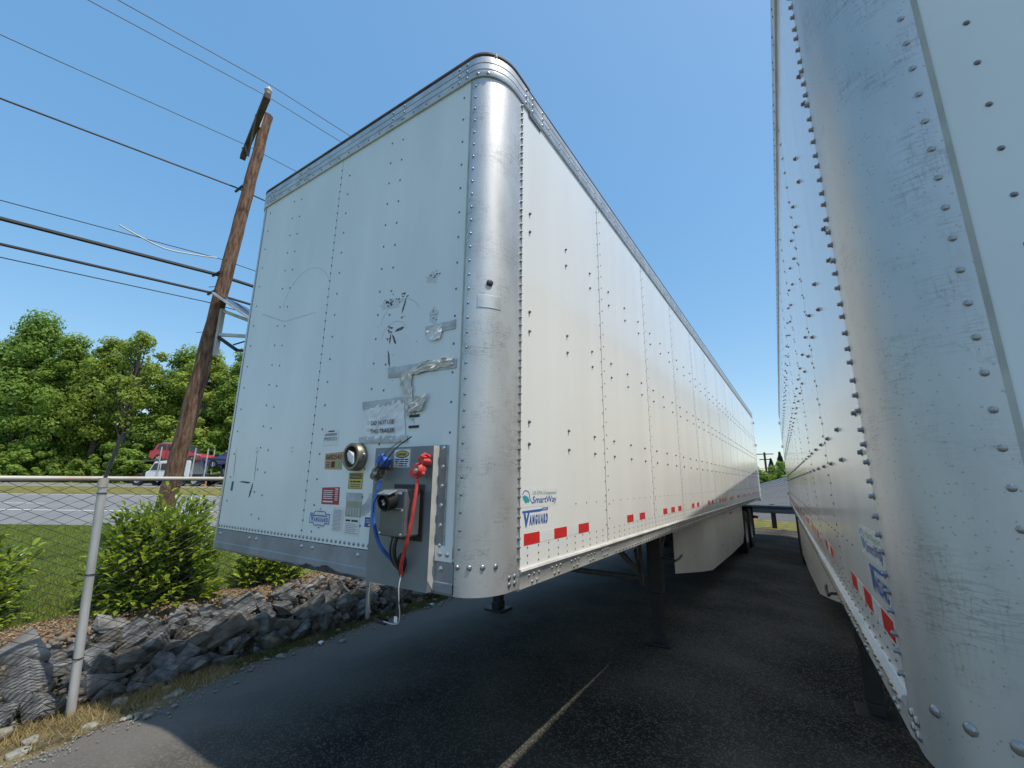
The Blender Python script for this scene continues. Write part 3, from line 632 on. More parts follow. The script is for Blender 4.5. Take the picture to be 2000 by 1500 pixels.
# round document canister
CN = MB().lathe([(.070,0),(.078,.004),(.078,.05),(.072,.058),(.060,.058),(.056,.05),(.056,.01),(.001,.008)], (.400,0,1.789), (0,-1,0), 28).build('document_canister', OLIVE, MAIN, smooth=True)
for v in (0,): singles('bolt', dome_mesh(.008,.007).mesh('bolt',True), [(.483,-.03,1.80)], (1,0,0), RIV, CN)
rr = random.Random(2); V = [(.400+.045*rr.uniform(-.8,.8), -.03-.035*rr.random(), 1.785+.047*rr.uniform(-.9,.9)) for _ in range(16)]
bm = bmesh.new(); [bm.verts.new(v) for v in V]; bmesh.ops.convex_hull(bm, input=bm.verts); me = bpy.data.meshes.new('papers'); bm.to_mesh(me); bm.free(); link('papers', me, PAPER, CN)
# labels
d = ff('number_label', TAPEW, [(.041,1.960),(.190,1.960),(.196,1.862),(.046,1.866)])
ft('PM303221', INK, d, .055, 1.893, .125, .022, .0); ff('barcode', INKG, rect(.06,1.923,.176,1.938), .002, d); ff('print_line', INK, rect(.09,1.946,.15,1.954), .002, d)
d = ff('orange_placard', ORANGE, [(.082,1.815),(.250,1.823),(.256,1.720),(.088,1.723)])
ft('6682543', INK, d, .093, 1.779, .15, .031, .015); ff('stamp', RUST, rect(.15,1.732,.185,1.768), .002, d); ff('green_spot', GREEN, [(.225+.014*math.cos(t*PI/6),1.752+.02*math.sin(t*PI/6)) for t in range(12)], .002, d)
for k in range(3): ff('print_line', RUST, rect(.10,1.735+.012*k,.135,1.740+.012*k), .002, d)
d = ff('yellow_warning', YEL, rect(.328,1.612,.452,1.702))
ff('border', INK, rect(.331,1.696,.449,1.699), .002, d); ff('border', INK, rect(.331,1.615,.449,1.617), .002, d); ff('border', INK, rect(.331,1.617,.333,1.696), .002, d); ff('border', INK, rect(.447,1.617,.449,1.696), .002, d)
ff('warning_oval', INK, rect(.34,1.668,.44,1.693), .002, d); ft('WARNING', YEL, d, .346, 1.674, .088, .013, .02, -.003)
for a_, b_ in ((.345,.362),(.367,.395),(.400,.435)): ff('print_line', INK, rect(a_,1.648,b_,1.657), .002, d)
for k in range(2): ff('print_line', INK, rect(.348,1.634-.011*k,.433,1.638-.011*k), .002, d)
d = ff('red_sticker', REDST, [(.087,1.615),(.254,1.620),(.259,1.522),(.093,1.520)])
for k in range(5): ff('print_line', TAPEW, rect(.105,1.596-.011*k,.195-.006*(k%2),1.6005-.011*k), .002, d)
for k in range(6): ff('print_line', TAPEW, rect(.215,1.545+.010*k,.243,1.549+.010*k), .002, d)
ff('print_line', TAPEW, rect(.105,1.532,.2,1.540), .002, d); ff('print_line', TAPEW, rect(.215,1.605,.243,1.612), .002, d)
d = ff('maker_badge', TAPEW, [(-.012,1.405),(.03,1.405),(.035,1.393),(.075,1.388),(.09,1.376),(.105,1.388),(.145,1.393),(.15,1.405),(.19,1.405),(.19,1.470),(.15,1.470),(.145,1.482),(.105,1.487),(.09,1.502),(.075,1.487),(.035,1.482),(.03,1.470),(-.012,1.470)], .0012)
ff('badge_rim', BLUE2, [(-.008,1.409),(.033,1.409),(.038,1.397),(.077,1.392),(.09,1.381),(.103,1.392),(.142,1.397),(.147,1.409),(.186,1.409),(.186,1.466),(.147,1.466),(.142,1.478),(.103,1.483),(.09,1.497),(.077,1.483),(.038,1.478),(.033,1.466),(-.008,1.466)], .0017, d)
ff('badge_face', TAPEW, [(-.003,1.414),(.037,1.414),(.042,1.402),(.09,1.388),(.138,1.402),(.143,1.414),(.181,1.414),(.181,1.461),(.143,1.461),(.138,1.473),(.09,1.490),(.042,1.473),(.037,1.461),(-.003,1.461)], .0021, d)
ft('V', BLUE, d, .005, 1.417, .03, .038, .04, -.0025); ft('A N G U A R D', BLUE, d, .037, 1.418, .137, .027, .04, -.0025); ff('logo_bar', BLUE, rect(.0,1.450,.165,1.457), .0026, d)
ff('print_line', BLUE2, rect(.06,1.475,.12,1.480), .0026, d); ff('print_line', BLUE2, rect(.06,1.398,.12,1.403), .0026, d)
d = ff('faded_sheet', BEIGE, rect(.325,1.462,.462,1.548)); ff('sheet_band', SMEAR, rect(.318,1.55,.462,1.592), .001, MAIN)
for k in range(5): ff('print_column', YEL if k == 9 else SMEAR, rect(.34+.024*k,1.470,.352+.024*k,1.512), .002, d)
d = ff('notice_label', TAPEW, rect(.212,1.375,.312,1.507))
for k in range(16): ff('print_line', INKG, rect(.22,1.383+.0072*k,.30-.01*(k%3==0),1.386+.0072*k), .002, d)
d = ff('weight_label', TAPEW, rect(.328,1.366,.455,1.455)); ff('print_line', INK, rect(.335,1.437,.375,1.447), .002, d); ff('print_line', INK, rect(.385,1.437,.44,1.447), .002, d)
for k in range(6): ff('print_line', INKG, rect(.336,1.375+.0095*k,.44-.02*(k%2),1.3785+.0095*k), .002, d)
d = ff('blue_sticker', BLUE2, rect(.497,1.417,.57,1.467))
for k in range(3): ff('print_line', TAPEW, rect(.505,1.440+.007*k,.56,1.442+.007*k), .002, d)
ff('print_block', TAPEW, rect(.53,1.424,.56,1.433), .002, d)
# smear of the hose on the paint and other wear
def arc(cx, cz, r0, r1, a0, a1, n=14):
    o = [(cx+r1*math.cos(a0+(a1-a0)*i/n), cz+r1*math.sin(a0+(a1-a0)*i/n)) for i in range(n+1)]
    return o+[(cx+r0*math.cos(a0+(a1-a0)*i/n), cz+r0*math.sin(a0+(a1-a0)*i/n)) for i in range(n,-1,-1)]
ff('dust_smear', SMEAR, arc(.44,1.60,.075,.135,-1.5,-.1), .0007)
SC = MB()
def scuff(poly):
    k = len(poly); SC.add([(a,-.0009,b) for a,b in poly], [tuple(range(k))])
rs_ = random.Random(8)
def blot(x, z, wd, ht, n, size):
    for _ in range(n):
        a, b = x+wd*rs_.gauss(0,.4), z+ht*rs_.gauss(0,.4); s1, s2 = size*rs_.uniform(.4,1.3), size*rs_.uniform(.3,.8); t = rs_.uniform(-.3,.9)
        scuff([(a+s1*math.cos(t+q)*.5*rs_.uniform(.6,1.2), b+s2*math.sin(t+q)*.5*rs_.uniform(.6,1.2)) for q in (0,1.1,2.2,3.3,4.3,5.3)])
def stroke(x0, z0, x1, z1, wd):
    dx, dz_ = x1-x0, z1-z0; l = math.hypot(dx, dz_); nx, nz = -dz_/l*wd/2, dx/l*wd/2
    scuff([(x0,z0),(x0+dx*.3+nx,z0+dz_*.3+nz),(x0+dx*.8+nx*.8,z0+dz_*.8+nz*.8),(x1,z1),(x0+dx*.75-nx,z0+dz_*.75-nz),(x0+dx*.25-nx*.6,z0+dz_*.25-nz*.6)])
for cx_, cz_, r_ in ((.66,2.52,.17),(.62,2.45,.11),(-.35,2.86,.30)):
    ff('rub_mark', RUB, arc(cx_, cz_, r_, r_+.006, .5, 2.9, 20), .0006)
ff('rub_mark', RUB, [(-.95,2.93),(-.6,2.80),(-.2,2.79),(-.2,2.797),(-.6,2.81),(-.94,2.94)], .0006)
for x_, z_, w_, h_ in ((.90,2.765,.05,.035),(.925,2.535,.035,.05),(.80,2.03,.05,.07),(.58,2.68,.10,.03)):
    ff('rub_mark', RUB, [(x_+w_*math.cos(t*PI/6)*(1+.3*math.sin(t*2.7)), z_+h_*math.sin(t*PI/6)*(1+.3*math.cos(t*1.9))) for t in range(12)], .0005)
blot(.57,2.69,.10,.05,16,.02); blot(.68,2.71,.05,.03,8,.016); stroke(.70,2.70,.67,2.60,.014); blot(.67,2.58,.02,.02,6,.012)
blot(.59,2.52,.05,.04,10,.02); stroke(.62,2.50,.70,2.515,.02); stroke(.60,2.49,.64,2.42,.016); stroke(.59,2.50,.585,2.43,.012); stroke(.575,2.40,.60,2.29,.016)
blot(.90,2.78,.05,.03,7,.016); blot(.93,2.53,.04,.05,10,.014); blot(.80,2.02,.05,.06,14,.012); blot(.62,2.30,.3,.3,14,.008)
stroke(-1.037,1.892,-1.018,1.66,.006); stroke(-.726,1.86,-.716,1.64,.006); scuff([(-1.03,1.64),(-1.0,1.64),(-1.004,1.573),(-1.034,1.573)])
stroke(-.92,1.638,-.755,1.632,.014); stroke(-.725,1.64,-.756,1.526,.022); blot(-.74,1.86,.02,.03,6,.012); blot(-.3,1.85,.05,.08,5,.012)
SC.build('scuffed_paint', SCUFF, MAIN)['kind'] = 'stuff'
# lamp and patch on the corner post
x, y, nx, ny = corner(1)[7]
MB().lathe([(.018,0),(.018,.006),(.013,.009),(.001,.009)], (x+nx*.003,y+ny*.003,2.668), (nx,ny,0), 14).build('corner_lamp', BLACK, MAIN, smooth=True)
MB().sweep([(a+c*.004,b+d_*.004,c,d_) for a,b,c,d_ in corner(1)[4:11]], [(.0005,2.53),(.0015,2.531),(.0015,2.60),(.0005,2.601)]).build('patch_plate', RAIL, MAIN, smooth=True)

# paper notice and leftover tape: things stuck on, not part of the trailer
def crinkle(name, m, corners, nx_, nz_, amp, parent=None, y=-.004, seed=0, ragged=.0):
    r = random.Random(seed); c = corners; V = []
    for j in range(nz_+1):
        for i in range(nx_+1):
            a, b = i/nx_, j/nz_
            px = (c[0][0]*(1-a)+c[1][0]*a)*(1-b)+(c[3][0]*(1-a)+c[2][0]*a)*b; pz = (c[0][1]*(1-a)+c[1][1]*a)*(1-b)+(c[3][1]*(1-a)+c[2][1]*a)*b
            ed = i in (0,nx_) or j in (0,nz_)
            V.append((px+(r.uniform(-1,1)*ragged), y-(0 if ed and amp < .01 else amp*r.random()), pz+r.uniform(-1,1)*ragged))
    fs = [(j*(nx_+1)+i, j*(nx_+1)+i+1, (j+1)*(nx_+1)+i+1, (j+1)*(nx_+1)+i) for j in range(nz_) for i in range(nx_)]
    o = MB().add(V, fs).build(name, m, parent, fix=False)
    sm = o.modifiers.new('thickness', 'SOLIDIFY'); sm.thickness = .0006; return o
nt_ = empty('paper_notice', (.59,-.002,1.86), 0, 'wrinkled paper notice reading do not use this trailer, under clear tape', 'notice')
def rel(o, p): o.parent = p; o.location = tuple(-x for x in p.location); return o
rel(crinkle('sheet', PAPER, [(.43,1.868),(.775,1.858),(.74,2.105),(.415,2.112)], 16, 12, .009, seed=3, ragged=.003), nt_)
rel(crinkle('tape_band', CLEAR, [(.405,2.06),(.735,2.07),(.74,2.105),(.40,2.105)], 12, 2, .003, y=-.009, seed=4), nt_)
rel(crinkle('tape_band', CLEAR, [(.395,1.90),(.79,1.895),(.785,1.858),(.40,1.868)], 12, 2, .003, y=-.009, seed=5), nt_)
for body, a, z, wd in (('DO NOT USE', .50, 1.962, .185), ('THIS TRAILER', .496, 1.915, .198)):
    rel(text(body, INK, None, (a,-.0145,z), FXv, FZv, wd, .024, .018), nt_)
tag(crinkle('tape_strip', CLEAR, [(.872,2.432),(1.085,2.432),(1.085,2.482),(.868,2.482)], 10, 2, .003, seed=6, ragged=.002), 'short strip of clear tape, topmost on the trailer front', 'tape')
tag(crinkle('torn_paper', PAPER, [(.905,2.405),(.985,2.385),(1.0,2.468),(.885,2.455)], 6, 4, .012, y=-.007, seed=7, ragged=.006), 'torn white scrap of paper hanging under the topmost tape strip', 'paper')
tag(crinkle('tape_strip', CLEAR, [(.60,2.225),(1.10,2.220),(1.103,2.268),(.588,2.288)], 18, 2, .003, seed=8, ragged=.002), 'long tilted strip of clear tape under the scuff marks', 'tape')
tag(crinkle('crumpled_film', CREAM, [(.70,2.215),(1.08,2.235),(1.08,2.275),(.86,2.285)], 14, 4, .010, y=-.008, seed=9, ragged=.006), 'crumpled cream film folded along the long tape strip', 'film')
tag(crinkle('hanging_film', CREAM, [(.765,2.02),(.83,2.015),(.79,2.22),(.70,2.215)], 5, 10, .014, y=-.006, seed=10, ragged=.008), 'twisted film hanging down from the long tape strip', 'film')
tag(crinkle('film_scrap', CREAM, [(.80,2.01),(.89,2.02),(.93,2.105),(.79,2.085)], 5, 5, .016, y=-.010, seed=12, ragged=.007), 'curled film scrap at the notice corner', 'film')
for z, lb in ((1.995, 'upper'), (1.938, 'lower')):
    tag(box('black_tape', BLACK, (.825,-.003,z), (.072,.004,.013)), f'short {lb} stub of black tape beside the notice', 'tape')

# ------------------------------------------------------------------ stones, pebbles, gravel
def hull(seed, n=22, flatz=.75):
    r = random.Random(seed); bm = bmesh.new()
    for _ in range(n):
        v = Vector((r.uniform(-.5,.5), r.uniform(-.5,.5), r.uniform(-.5,.5))); v = v*.75+v.normalized()*.16; v.z *= flatz; bm.verts.new(v)
    g = bmesh.ops.convex_hull(bm, input=bm.verts); bmesh.ops.delete(bm, geom=[x for x in bm.verts if not x.link_faces], context='VERTS')
    bmesh.ops.dissolve_limit(bm, angle_limit=.2, verts=bm.verts, edges=bm.edges)
    bmesh.ops.bevel(bm, geom=list(bm.edges), offset=.012 if seed < 100 else .05, segments=1, affect='EDGES')
    me = bpy.data.meshes.new('stone'); bm.to_mesh(me); bm.free(); return me
HULLS = [hull(k, 15+k%7, .62+.11*(k%4)) for k in range(18)]
for k, me in enumerate(HULLS): me.materials.append(ROCK if k % 3 else ROCK2)
BANK = empty('stone_bank', (-3.2, 1.5, -.2), 0, 'low bank of grey quarry stones along the fence', 'stone bank')
rk = random.Random(21); nrock = 0
for row, (bx, bz, s0, s1) in enumerate(((-2.88,-.24,.16,.36), (-2.96,-.16,.18,.40), (-3.07,-.07,.20,.46), (-3.20,.01,.18,.44), (-3.33,.08,.18,.42), (-3.45,.13,.14,.34), (-3.56,.17,.10,.24))):
    y = -1.7+.1*row
    while y < 5.2:
        far = np.interp(y, [-.5, 1.2, 4], [.92, .84, .74]); s_ = rk.uniform(s0, s1)*far
        o = link('stone', HULLS[rk.randrange(18)], None, BANK); o.scale = (s_*rk.uniform(.8,1.1), s_*rk.uniform(.95,1.3), s_*rk.uniform(.75,1.05))
        o.rotation_euler = (rk.uniform(-.9,.9), rk.uniform(-.9,.9), rk.uniform(0,6.3))
        o.location = (bx+rk.uniform(-.06,.06)+3.2, y-1.5, bz+rk.uniform(-.05,.04)+.2); y += s_*rk.uniform(.70,1.05); nrock += 1
# small rubble wedged between the stones
n = 900; ys = RNG.uniform(-1.7,5.3,n); xs = RNG.uniform(-3.66,-2.84,n); zs = np.interp(xs, [-3.66,-3.5,-3.1,-2.84], [.2,.15,-.08,-.25])+RNG.uniform(.0,.05,n)
P = np.stack([xs,ys,zs],1); s_ = RNG.uniform(.012,.04,n)[:,None]; cub = np.array([(a,b,c) for a in (-1,1) for b in (-1,1) for c in (-1,1)],float)
V = (P[:,None]+cub[None]*s_[:,None]*RNG.uniform(.45,1.2,(n,8,3))).reshape(-1,3); cf = np.array([(0,1,3,2),(4,6,7,5),(0,4,5,1),(2,3,7,6),(0,2,6,4),(1,5,7,3)])
np_mesh('rubble', V-np.array([-3.2,1.5,-.2]), (cf[None]+8*np.arange(n)[:,None,None]).reshape(-1,4), ROCK2, BANK, 'stuff')
PEBM = [hull(100+k, 30, .6) for k in range(6)]
for me in PEBM:
    me.materials.append(PEB); me.polygons.foreach_set('use_smooth', [True]*len(me.polygons))
for k in range(120):
    y = rk.uniform(-.3, 5.5); x = edge(y)+rk.gauss(-.08,.17); 
    if x < -2.75: continue
    o = link('pebble', PEBM[rk.randrange(6)], None, verge); s_ = rk.uniform(.018,.05)*(1.5 if rk.random() < .15 else 1)
    o.scale = (s_*1.2, s_, s_); o.rotation_euler = (0,0,rk.uniform(0,6)); o.location = (x, y, lot(x)+s_*.15+.008)
for x, y, s_ in ((-2.18,-.52,.10),(-2.05,-.25,.09),(-2.12,.30,.11),(-2.5,.05,.12),(-2.62,-.62,.16),(-2.3,1.3,.08),(-1.95,-.62,.11)):
    o = link('pebble', PEBM[rk.randrange(6)], None, verge); o.scale = (s_*1.25, s_, s_*.9); o.rotation_euler = (0,0,rk.uniform(0,6)); o.location = (x, y, lot(x)+s_*.2)
for x, y, s_, m_, lb in ((-2.30,3.6,.05,mat('wrapper_blue',(.30,.48,.52),.5),'crumpled pale blue wrapper on the gravel under the trailer'), (-2.25,1.75,.035,PAPER,'small white paper scrap on the gravel by the stones')):
    bm = bmesh.new(); [bm.verts.new((rk.uniform(-1,1)*s_, rk.uniform(-1,1)*s_, rk.uniform(0,.8)*s_)) for _ in range(14)]; bmesh.ops.convex_hull(bm, input=bm.verts)
    me = bpy.data.meshes.new('litter'); bm.to_mesh(me); bm.free(); o = link('litter', me, m_); o.location = (x, y, lot(x)+.012); tag(o, lb, 'litter')
# loose gravel too small to pick apart
n = 2200; ys = RNG.uniform(-3, 8, n); xs = np.array([edge(y) for y in ys])+RNG.normal(.02, .16, n); zs = np.array([lot(x) for x in xs])+.010
P = np.stack([xs, ys, zs], 1); s_ = RNG.uniform(.004, .012, n)[:,None]
oct_ = np.array([(1,0,0),(0,1,0),(-1,0,0),(0,-1,0),(0,0,.7),(0,0,-.7)]); V = (P[:,None]+oct_[None]*s_[:,None]*RNG.uniform(.7,1.3,(n,6,1))).reshape(-1,3)
T8 = np.array([[0,1,4],[1,2,4],[2,3,4],[3,0,4],[1,0,5],[2,1,5],[3,2,5],[0,3,5]])
tag(np_mesh('gravel', V, (T8[None]+6*np.arange(n)[:,None,None]).reshape(-1,3), PEB, None, 'stuff'), 'loose pale gravel along the edge of the asphalt', 'gravel')
# mulch chips
n = 9000; P = np.stack([RNG.uniform(-4.05,-3.48,n), RNG.uniform(-2.5,8,n), np.zeros(n)], 1); P[:,2] = [mulch_z(a,b)+.008-(.05 if a > -3.52 else 0) for a,b in P[:,:2]]
V, Fq = leaf_cloud(P, np.tile((0,0,1.),(n,1)), .035, .35)
tag(np_mesh('mulch_chips', V, Fq, CHIP, None, 'stuff'), 'brown wood chip mulch between lawn and stones', 'mulch')
# grass
def blades(name, P, h, wd, m, label, lean=.5):
    n = len(P); a = RNG.uniform(0, 2*PI, n); D = np.stack([np.cos(a), np.sin(a), np.zeros(n)], 1); Lh = RNG.uniform(.6,1.3,n)[:,None]*h
    b = RNG.uniform(0, 2*PI, n); tip = P + Lh*np.stack([np.cos(b)*lean, np.sin(b)*lean, np.ones(n)], 1)
    V = np.stack([P-D*wd, P+D*wd, tip], 1).reshape(-1,3)
    tag(np_mesh(name, V, np.arange(3*n).reshape(n,3), m, None, 'stuff'), label, 'grass')
n = 110000; wd_ = 3+8*RNG.random(n)**1.3; u_ = -wd_*(1.22-RNG.random(n)*.62); X = CAM[0]+u_*UX+wd_*WX; Y_ = CAM[1]+u_*UY+wd_*WY
k = X < -3.95; X, Y_ = X[k], Y_[k]; P = np.stack([X, Y_, np.array([hill(a,b) for a,b in zip(X,Y_)])-.005], 1)
blades('lawn_grass', P, .05, .005, GRASSM, 'mown green lawn behind the fence')
n = 15000; ys = RNG.uniform(-1.6, 5.5, n); xs = -2.72+.5*RNG.normal(0,.62,n)+.22; k = (xs > -2.95)&(xs < np.array([edge(y)-.02 for y in ys])); xs, ys = xs[k], ys[k]
P = np.stack([xs, ys, np.array([lot(x) for x in xs])+.008], 1); dryk = (ys < .9)
blades('dry_grass', P[dryk], .06, .004, STRAW, 'straw-coloured dry grass round the fence post foot', .9)
blades('verge_grass', P[~dryk], .055, .004, MOSS, 'thin mossy grass at the foot of the stones', .9)

# ------------------------------------------------------------------ chain link fence
def fx_(y): return -2.70-.036*(y+.21)
FZ0, FZ1 = -.22, 1.66
FEN = empty('chain_link_fence', (fx_(-.21), -.21, -.28), 0, 'chain link fence with rusty top rail beside the lawn', 'fence')
def frel(o): return rel(o, FEN)
PD = .0765; nz_ = int((FZ1+.03-FZ0)/(PD/2)); zz = [(PD/2)*k for k in range(nz_+1)]
wm = [MB().tube([(.004*(-1)**k, sgn*(-1)**k*PD/2, z) for k, z in enumerate(zz)], .0043, 4, cap=False).mesh('wire', False) for sgn in (1, -1)]
k = 0; y = -2.6
while y < 8.4:
    o = link('wire', wm[k%2], WIRE, FEN); o.location = (fx_(y)-FEN.location.x, y+.21, FZ0+.28); y += PD; k += 1
for yy in (-3.25, -.21, 2.80, 5.81, 8.82):
    x = fx_(yy)+.045; top = 1.63
    lean = -.06
    pst = frel(MB().tube([(x,yy-lean*.25,-.45),(x,yy+lean*.8,.6),(x,yy+lean*1.7,top)], .032, 12).build('post', GALV, smooth=True))
    o = rel(MB().tube([(x,yy+lean*1.7,top-.06),(x,yy+lean*1.7,top+.02)], .037, 12).build('post_cap', GALVR, smooth=True), FEN); 
    for zz_ in (1.52, .85, 0.2): frel(MB().lathe([(.0335,-.004),(.037,-.004),(.037,.004),(.0335,.004)], (x, yy+lean*(.8+.87*(zz_-.6)), zz_), (0,0,1), 12).build('tie_band', WIRE))
frel(MB().tube([(fx_(y), y, 1.645+.006*math.sin(y*1.3)) for y in np.linspace(-3.4, 8.9, 26)], .0215, 12).build('top_rail', GALVR, smooth=True))
xb = fx_(-.21)+.045
frel(MB().bar((xb,-.31,1.62),(xb-.02,-.25,2.03),.010,.026).tube([(xb-.02,-.25,2.02),(xb-.02,-.24,2.05),(xb-.02,-.22,2.06)], .008, 6).build('extension_arm', BLACK))

# ------------------------------------------------------------------ shrubs
def laurel(loc, rx, ry, hz, n, seed, label, nsingle):
    r = np.random.default_rng(seed); e = empty('laurel_shrub', loc, 0, label, 'shrub', 'laurel shrubs along the fence')
    nst = 110; tips = []; st = MB()
    for k in range(nst):
        a = r.uniform(0, 2*PI); q = r.uniform(.15, 1)**.6; hh = hz*r.uniform(.12, .86)*(1-.30*q*q) if k > 12 else hz*r.uniform(.8,1.05)*(1-.3*q)
        tip = np.array([rx*q*math.cos(a), ry*q*math.sin(a), hh]); mid = tip*np.array([.55,.55,.5]); tips.append((mid, tip))
        st.tube([(.05*math.cos(a),.05*math.sin(a),0), tuple(mid), tuple(tip)], [.012,.007,.003], 5, cap=False)
    st.build('stems', BARK, e)['kind'] = 'stuff'
    P = []; A = []
    for k in range(n):
        mid, tip = tips[r.integers(nst)]; t = r.uniform(0, 1.05)**.6; p = mid*(1-t)+tip*t + r.normal(0,.055,3)*np.array([rx,ry,.6])*1.6
        if p[2] < .03: p[2] = r.uniform(.03,.2)
        o_ = unit(p*np.array([1,1,.35])+r.normal(0,.25,3)); P.append(p); A.append(o_*np.array([1,1,.7])+np.array([0,0,r.uniform(-.1,.9)]))
    P = np.array(P); A = np.array(A); N = np.tile((0,0,1.),(n,1))+r.normal(0,.35,(n,3))+.4*unit(P*[1,1,.2]); S = r.uniform(.055,.115,n)
    V, T = folded_leaves(P, A, N, S); np_mesh('foliage', V, T, LAUREL, e, 'stuff')
    Vm, Tm = folded_leaves(np.zeros((1,3)), np.array([[1.,0,0]]), np.array([[0,0,1.]]), np.array([1.]))
    me = bpy.data.meshes.new('leaf'); me.from_pydata(Vm.tolist(), [], Tm.tolist()); me.materials.append(LAUREL)
    toc = unit(np.array([CAM[0]-loc[0], CAM[1]-loc[1], .6]))
    for k in range(nsingle):
        d_ = unit(toc*1.0+r.normal(0,.75,3)); d_[2] = abs(d_[2]); p = d_*np.array([rx,ry,hz*.95])*r.uniform(.88,1.08); p[2] = max(p[2], .1)
        o = link('leaf', me, None, e); o.location = p; s_ = r.uniform(.085,.14); o.scale = (s_,s_,s_)
        ax = Vector(unit(d_*np.array([1,1,.5])+r.normal(0,.4,3)+np.array([0,0,.4]))); o.rotation_euler = ax.to_track_quat('X', 'Z').to_euler()
laurel((-3.98,.68,.20), .50, .62, 1.34, 8200, 1, 'big leafy laurel shrub in front of the utility pole', 190)
laurel((-4.30,-.92,.20), .48, .60, 1.0, 5200, 2, 'laurel shrub cut off by the left edge', 110)
laurel((-4.02,2.05,.20), .42, .44, .66, 4000, 3, 'laurel shrub half hidden under the trailer front', 70)
laurel((-4.05,4.2,.20), .45, .5, .8, 1400, 5, 'low laurel shrub behind the trailer', 30)

# ------------------------------------------------------------------ utility pole, device and lines
PB, PT = Vector((-5.93,1.24,.2)), Vector((-5.33,1.64,8.9))
def pole(z): return PB+(PT-PB)*((z-PB.z)/(PT.z-PB.z))
PO = empty('utility_pole', PB, 0, 'leaning brown wooden utility pole beside the trailer', 'utility pole')
def prel(o): return rel(o, PO)
pm_ = MB(); N_ = 14; path = [tuple(pole(.0+8.5*i/30)+Vector((.008*math.sin(i*1.7),.006*math.cos(i*2.1),0))) for i in range(31)]
prel(pm_.tube(path, [.136-.048*i/30 for i in range(31)], 18).build('shaft', WOOD, smooth=True))
A_, B_ = Vector((-4.52,1.42,8.20)), Vector((-6.44,1.92,8.17))
off = Vector((-.05,-.17,0))
arm = prel(MB().bar(A_+off, B_+off, .10, .12).build('cross_arm', WOODD, bevel=.006))
prel(MB().bar(pole(7.5)+Vector((-.02,-.13,0)), A_.lerp(B_,.28)+off+Vector((0,-.06,-.04)), .03,.008).build('arm_brace', GREYST)); prel(MB().bar(pole(7.5)+Vector((-.02,-.13,0)), A_.lerp(B_,.75)+off+Vector((0,-.06,-.04)), .03,.008).build('arm_brace', GREYST))
def insul(p, sc_=1.): return prel(MB().lathe([(.001,.20*sc_),(.045*sc_,.19*sc_),(.05*sc_,.15*sc_),(.085*sc_,.13*sc_),(.09*sc_,.09*sc_),(.05*sc_,.08*sc_),(.03*sc_,.0),(.001,0)], p, (0,0,1), 14).build('insulator', PORC, smooth=True))
up_ = Vector((0,0,.06)); ia, ib = A_+off+up_, B_+off+up_; ib = ib.lerp(ia,.06)
insul(ia.lerp(ib,.02), .7); insul(ib, .7)
prel(MB().bar(pole(8.15)+Vector((.02,-.10,0)), pole(8.72)+Vector((.05,-.10,.0)), .05,.05).build('top_bracket', GALV)); pt_ = pole(8.70)+Vector((.05,-.10,0)); insul(pt_, .8)
WD = Vector((.169,.986,0)).normalized()
def line(label, p, r, m, sag=.7, span=38, drop=0., a=-1, b=1):
    P = []
    for side in ((-1,1)):
        seg = []
        for i in range(0, 15):
            t = i/14; q = Vector(p)+WD*side*(span if side < 0 else 17.5)*t; q.z += (-4*sag*t*(1-t) if side < 0 else -.5*t) + (drop*t if side > 0 else 0); seg.append(q)
        P = seg[::-1] if side < 0 else P+seg[1:]
    o = MB().tube([tuple(q) for q in P], r, 5).build('overhead_wire', m, None, smooth=True); return tag(o, label, 'wire', 'overhead wires on the pole')
line('thin wire over the near tip of the cross arm', ia+Vector((0,0,.17)), .007, CABLE)
line('thin wire on the pole-top insulator', pt_+Vector((0,0,.14)), .007, CABLE)
line('thin wire on the far lower end of the cross arm', ib+Vector((0,0,.17)), .007, CABLE)
line('twisted black service cable tied on below the cross arm', pole(6.85)+Vector((-.10,-.15,0)), .014, CABLE)
line('thin grey wire above the thick black cables', pole(5.45)+Vector((-.13,-.10,0)), .007, CABLE)
line('upper of the two thick black cables', pole(5.15)+Vector((-.13,-.12,0)), .030, CABLE, .5)
line('lower of the two thick black cables', pole(4.80)+Vector((-.13,-.12,0)), .022, CABLE, .5)
line('lowest thin wire on the pole', pole(4.62)+Vector((-.13,-.12,0)), .008, CABLE, .5)
lp = pole(5.45)+Vector((-.13,-.10,0))
tag(cable('white_drop_cable', [lp+WD*-.05, lp+WD*-.35+Vector((0,0,-.07)), lp+WD*-.75+Vector((0,0,-.13)), lp+WD*-1.1+Vector((0,0,-.06)), lp+WD*-1.35+Vector((0,0,.02))], .012, WIREW, None), 'pale slack cable looped just above the thick black cables', 'cable', 'overhead wires on the pole')
for z in (6.85, 5.15, 4.80): prel(MB().tube([pole(z)+Vector((-.2,-.12,-.02)), pole(z)+Vector((.1,-.13,-.02))], .022, 6).build('wire_clamp', BLACK))
for k in range(8):
    z = 2.4+.42*k; q = pole(z); d_ = 1 if k%2 else -1
    prel(MB().tube([q+Vector((d_*.10,-.08,0)), q+Vector((d_*.22,-.13,0))], .006, 5).build('step_bolt', GREYST))
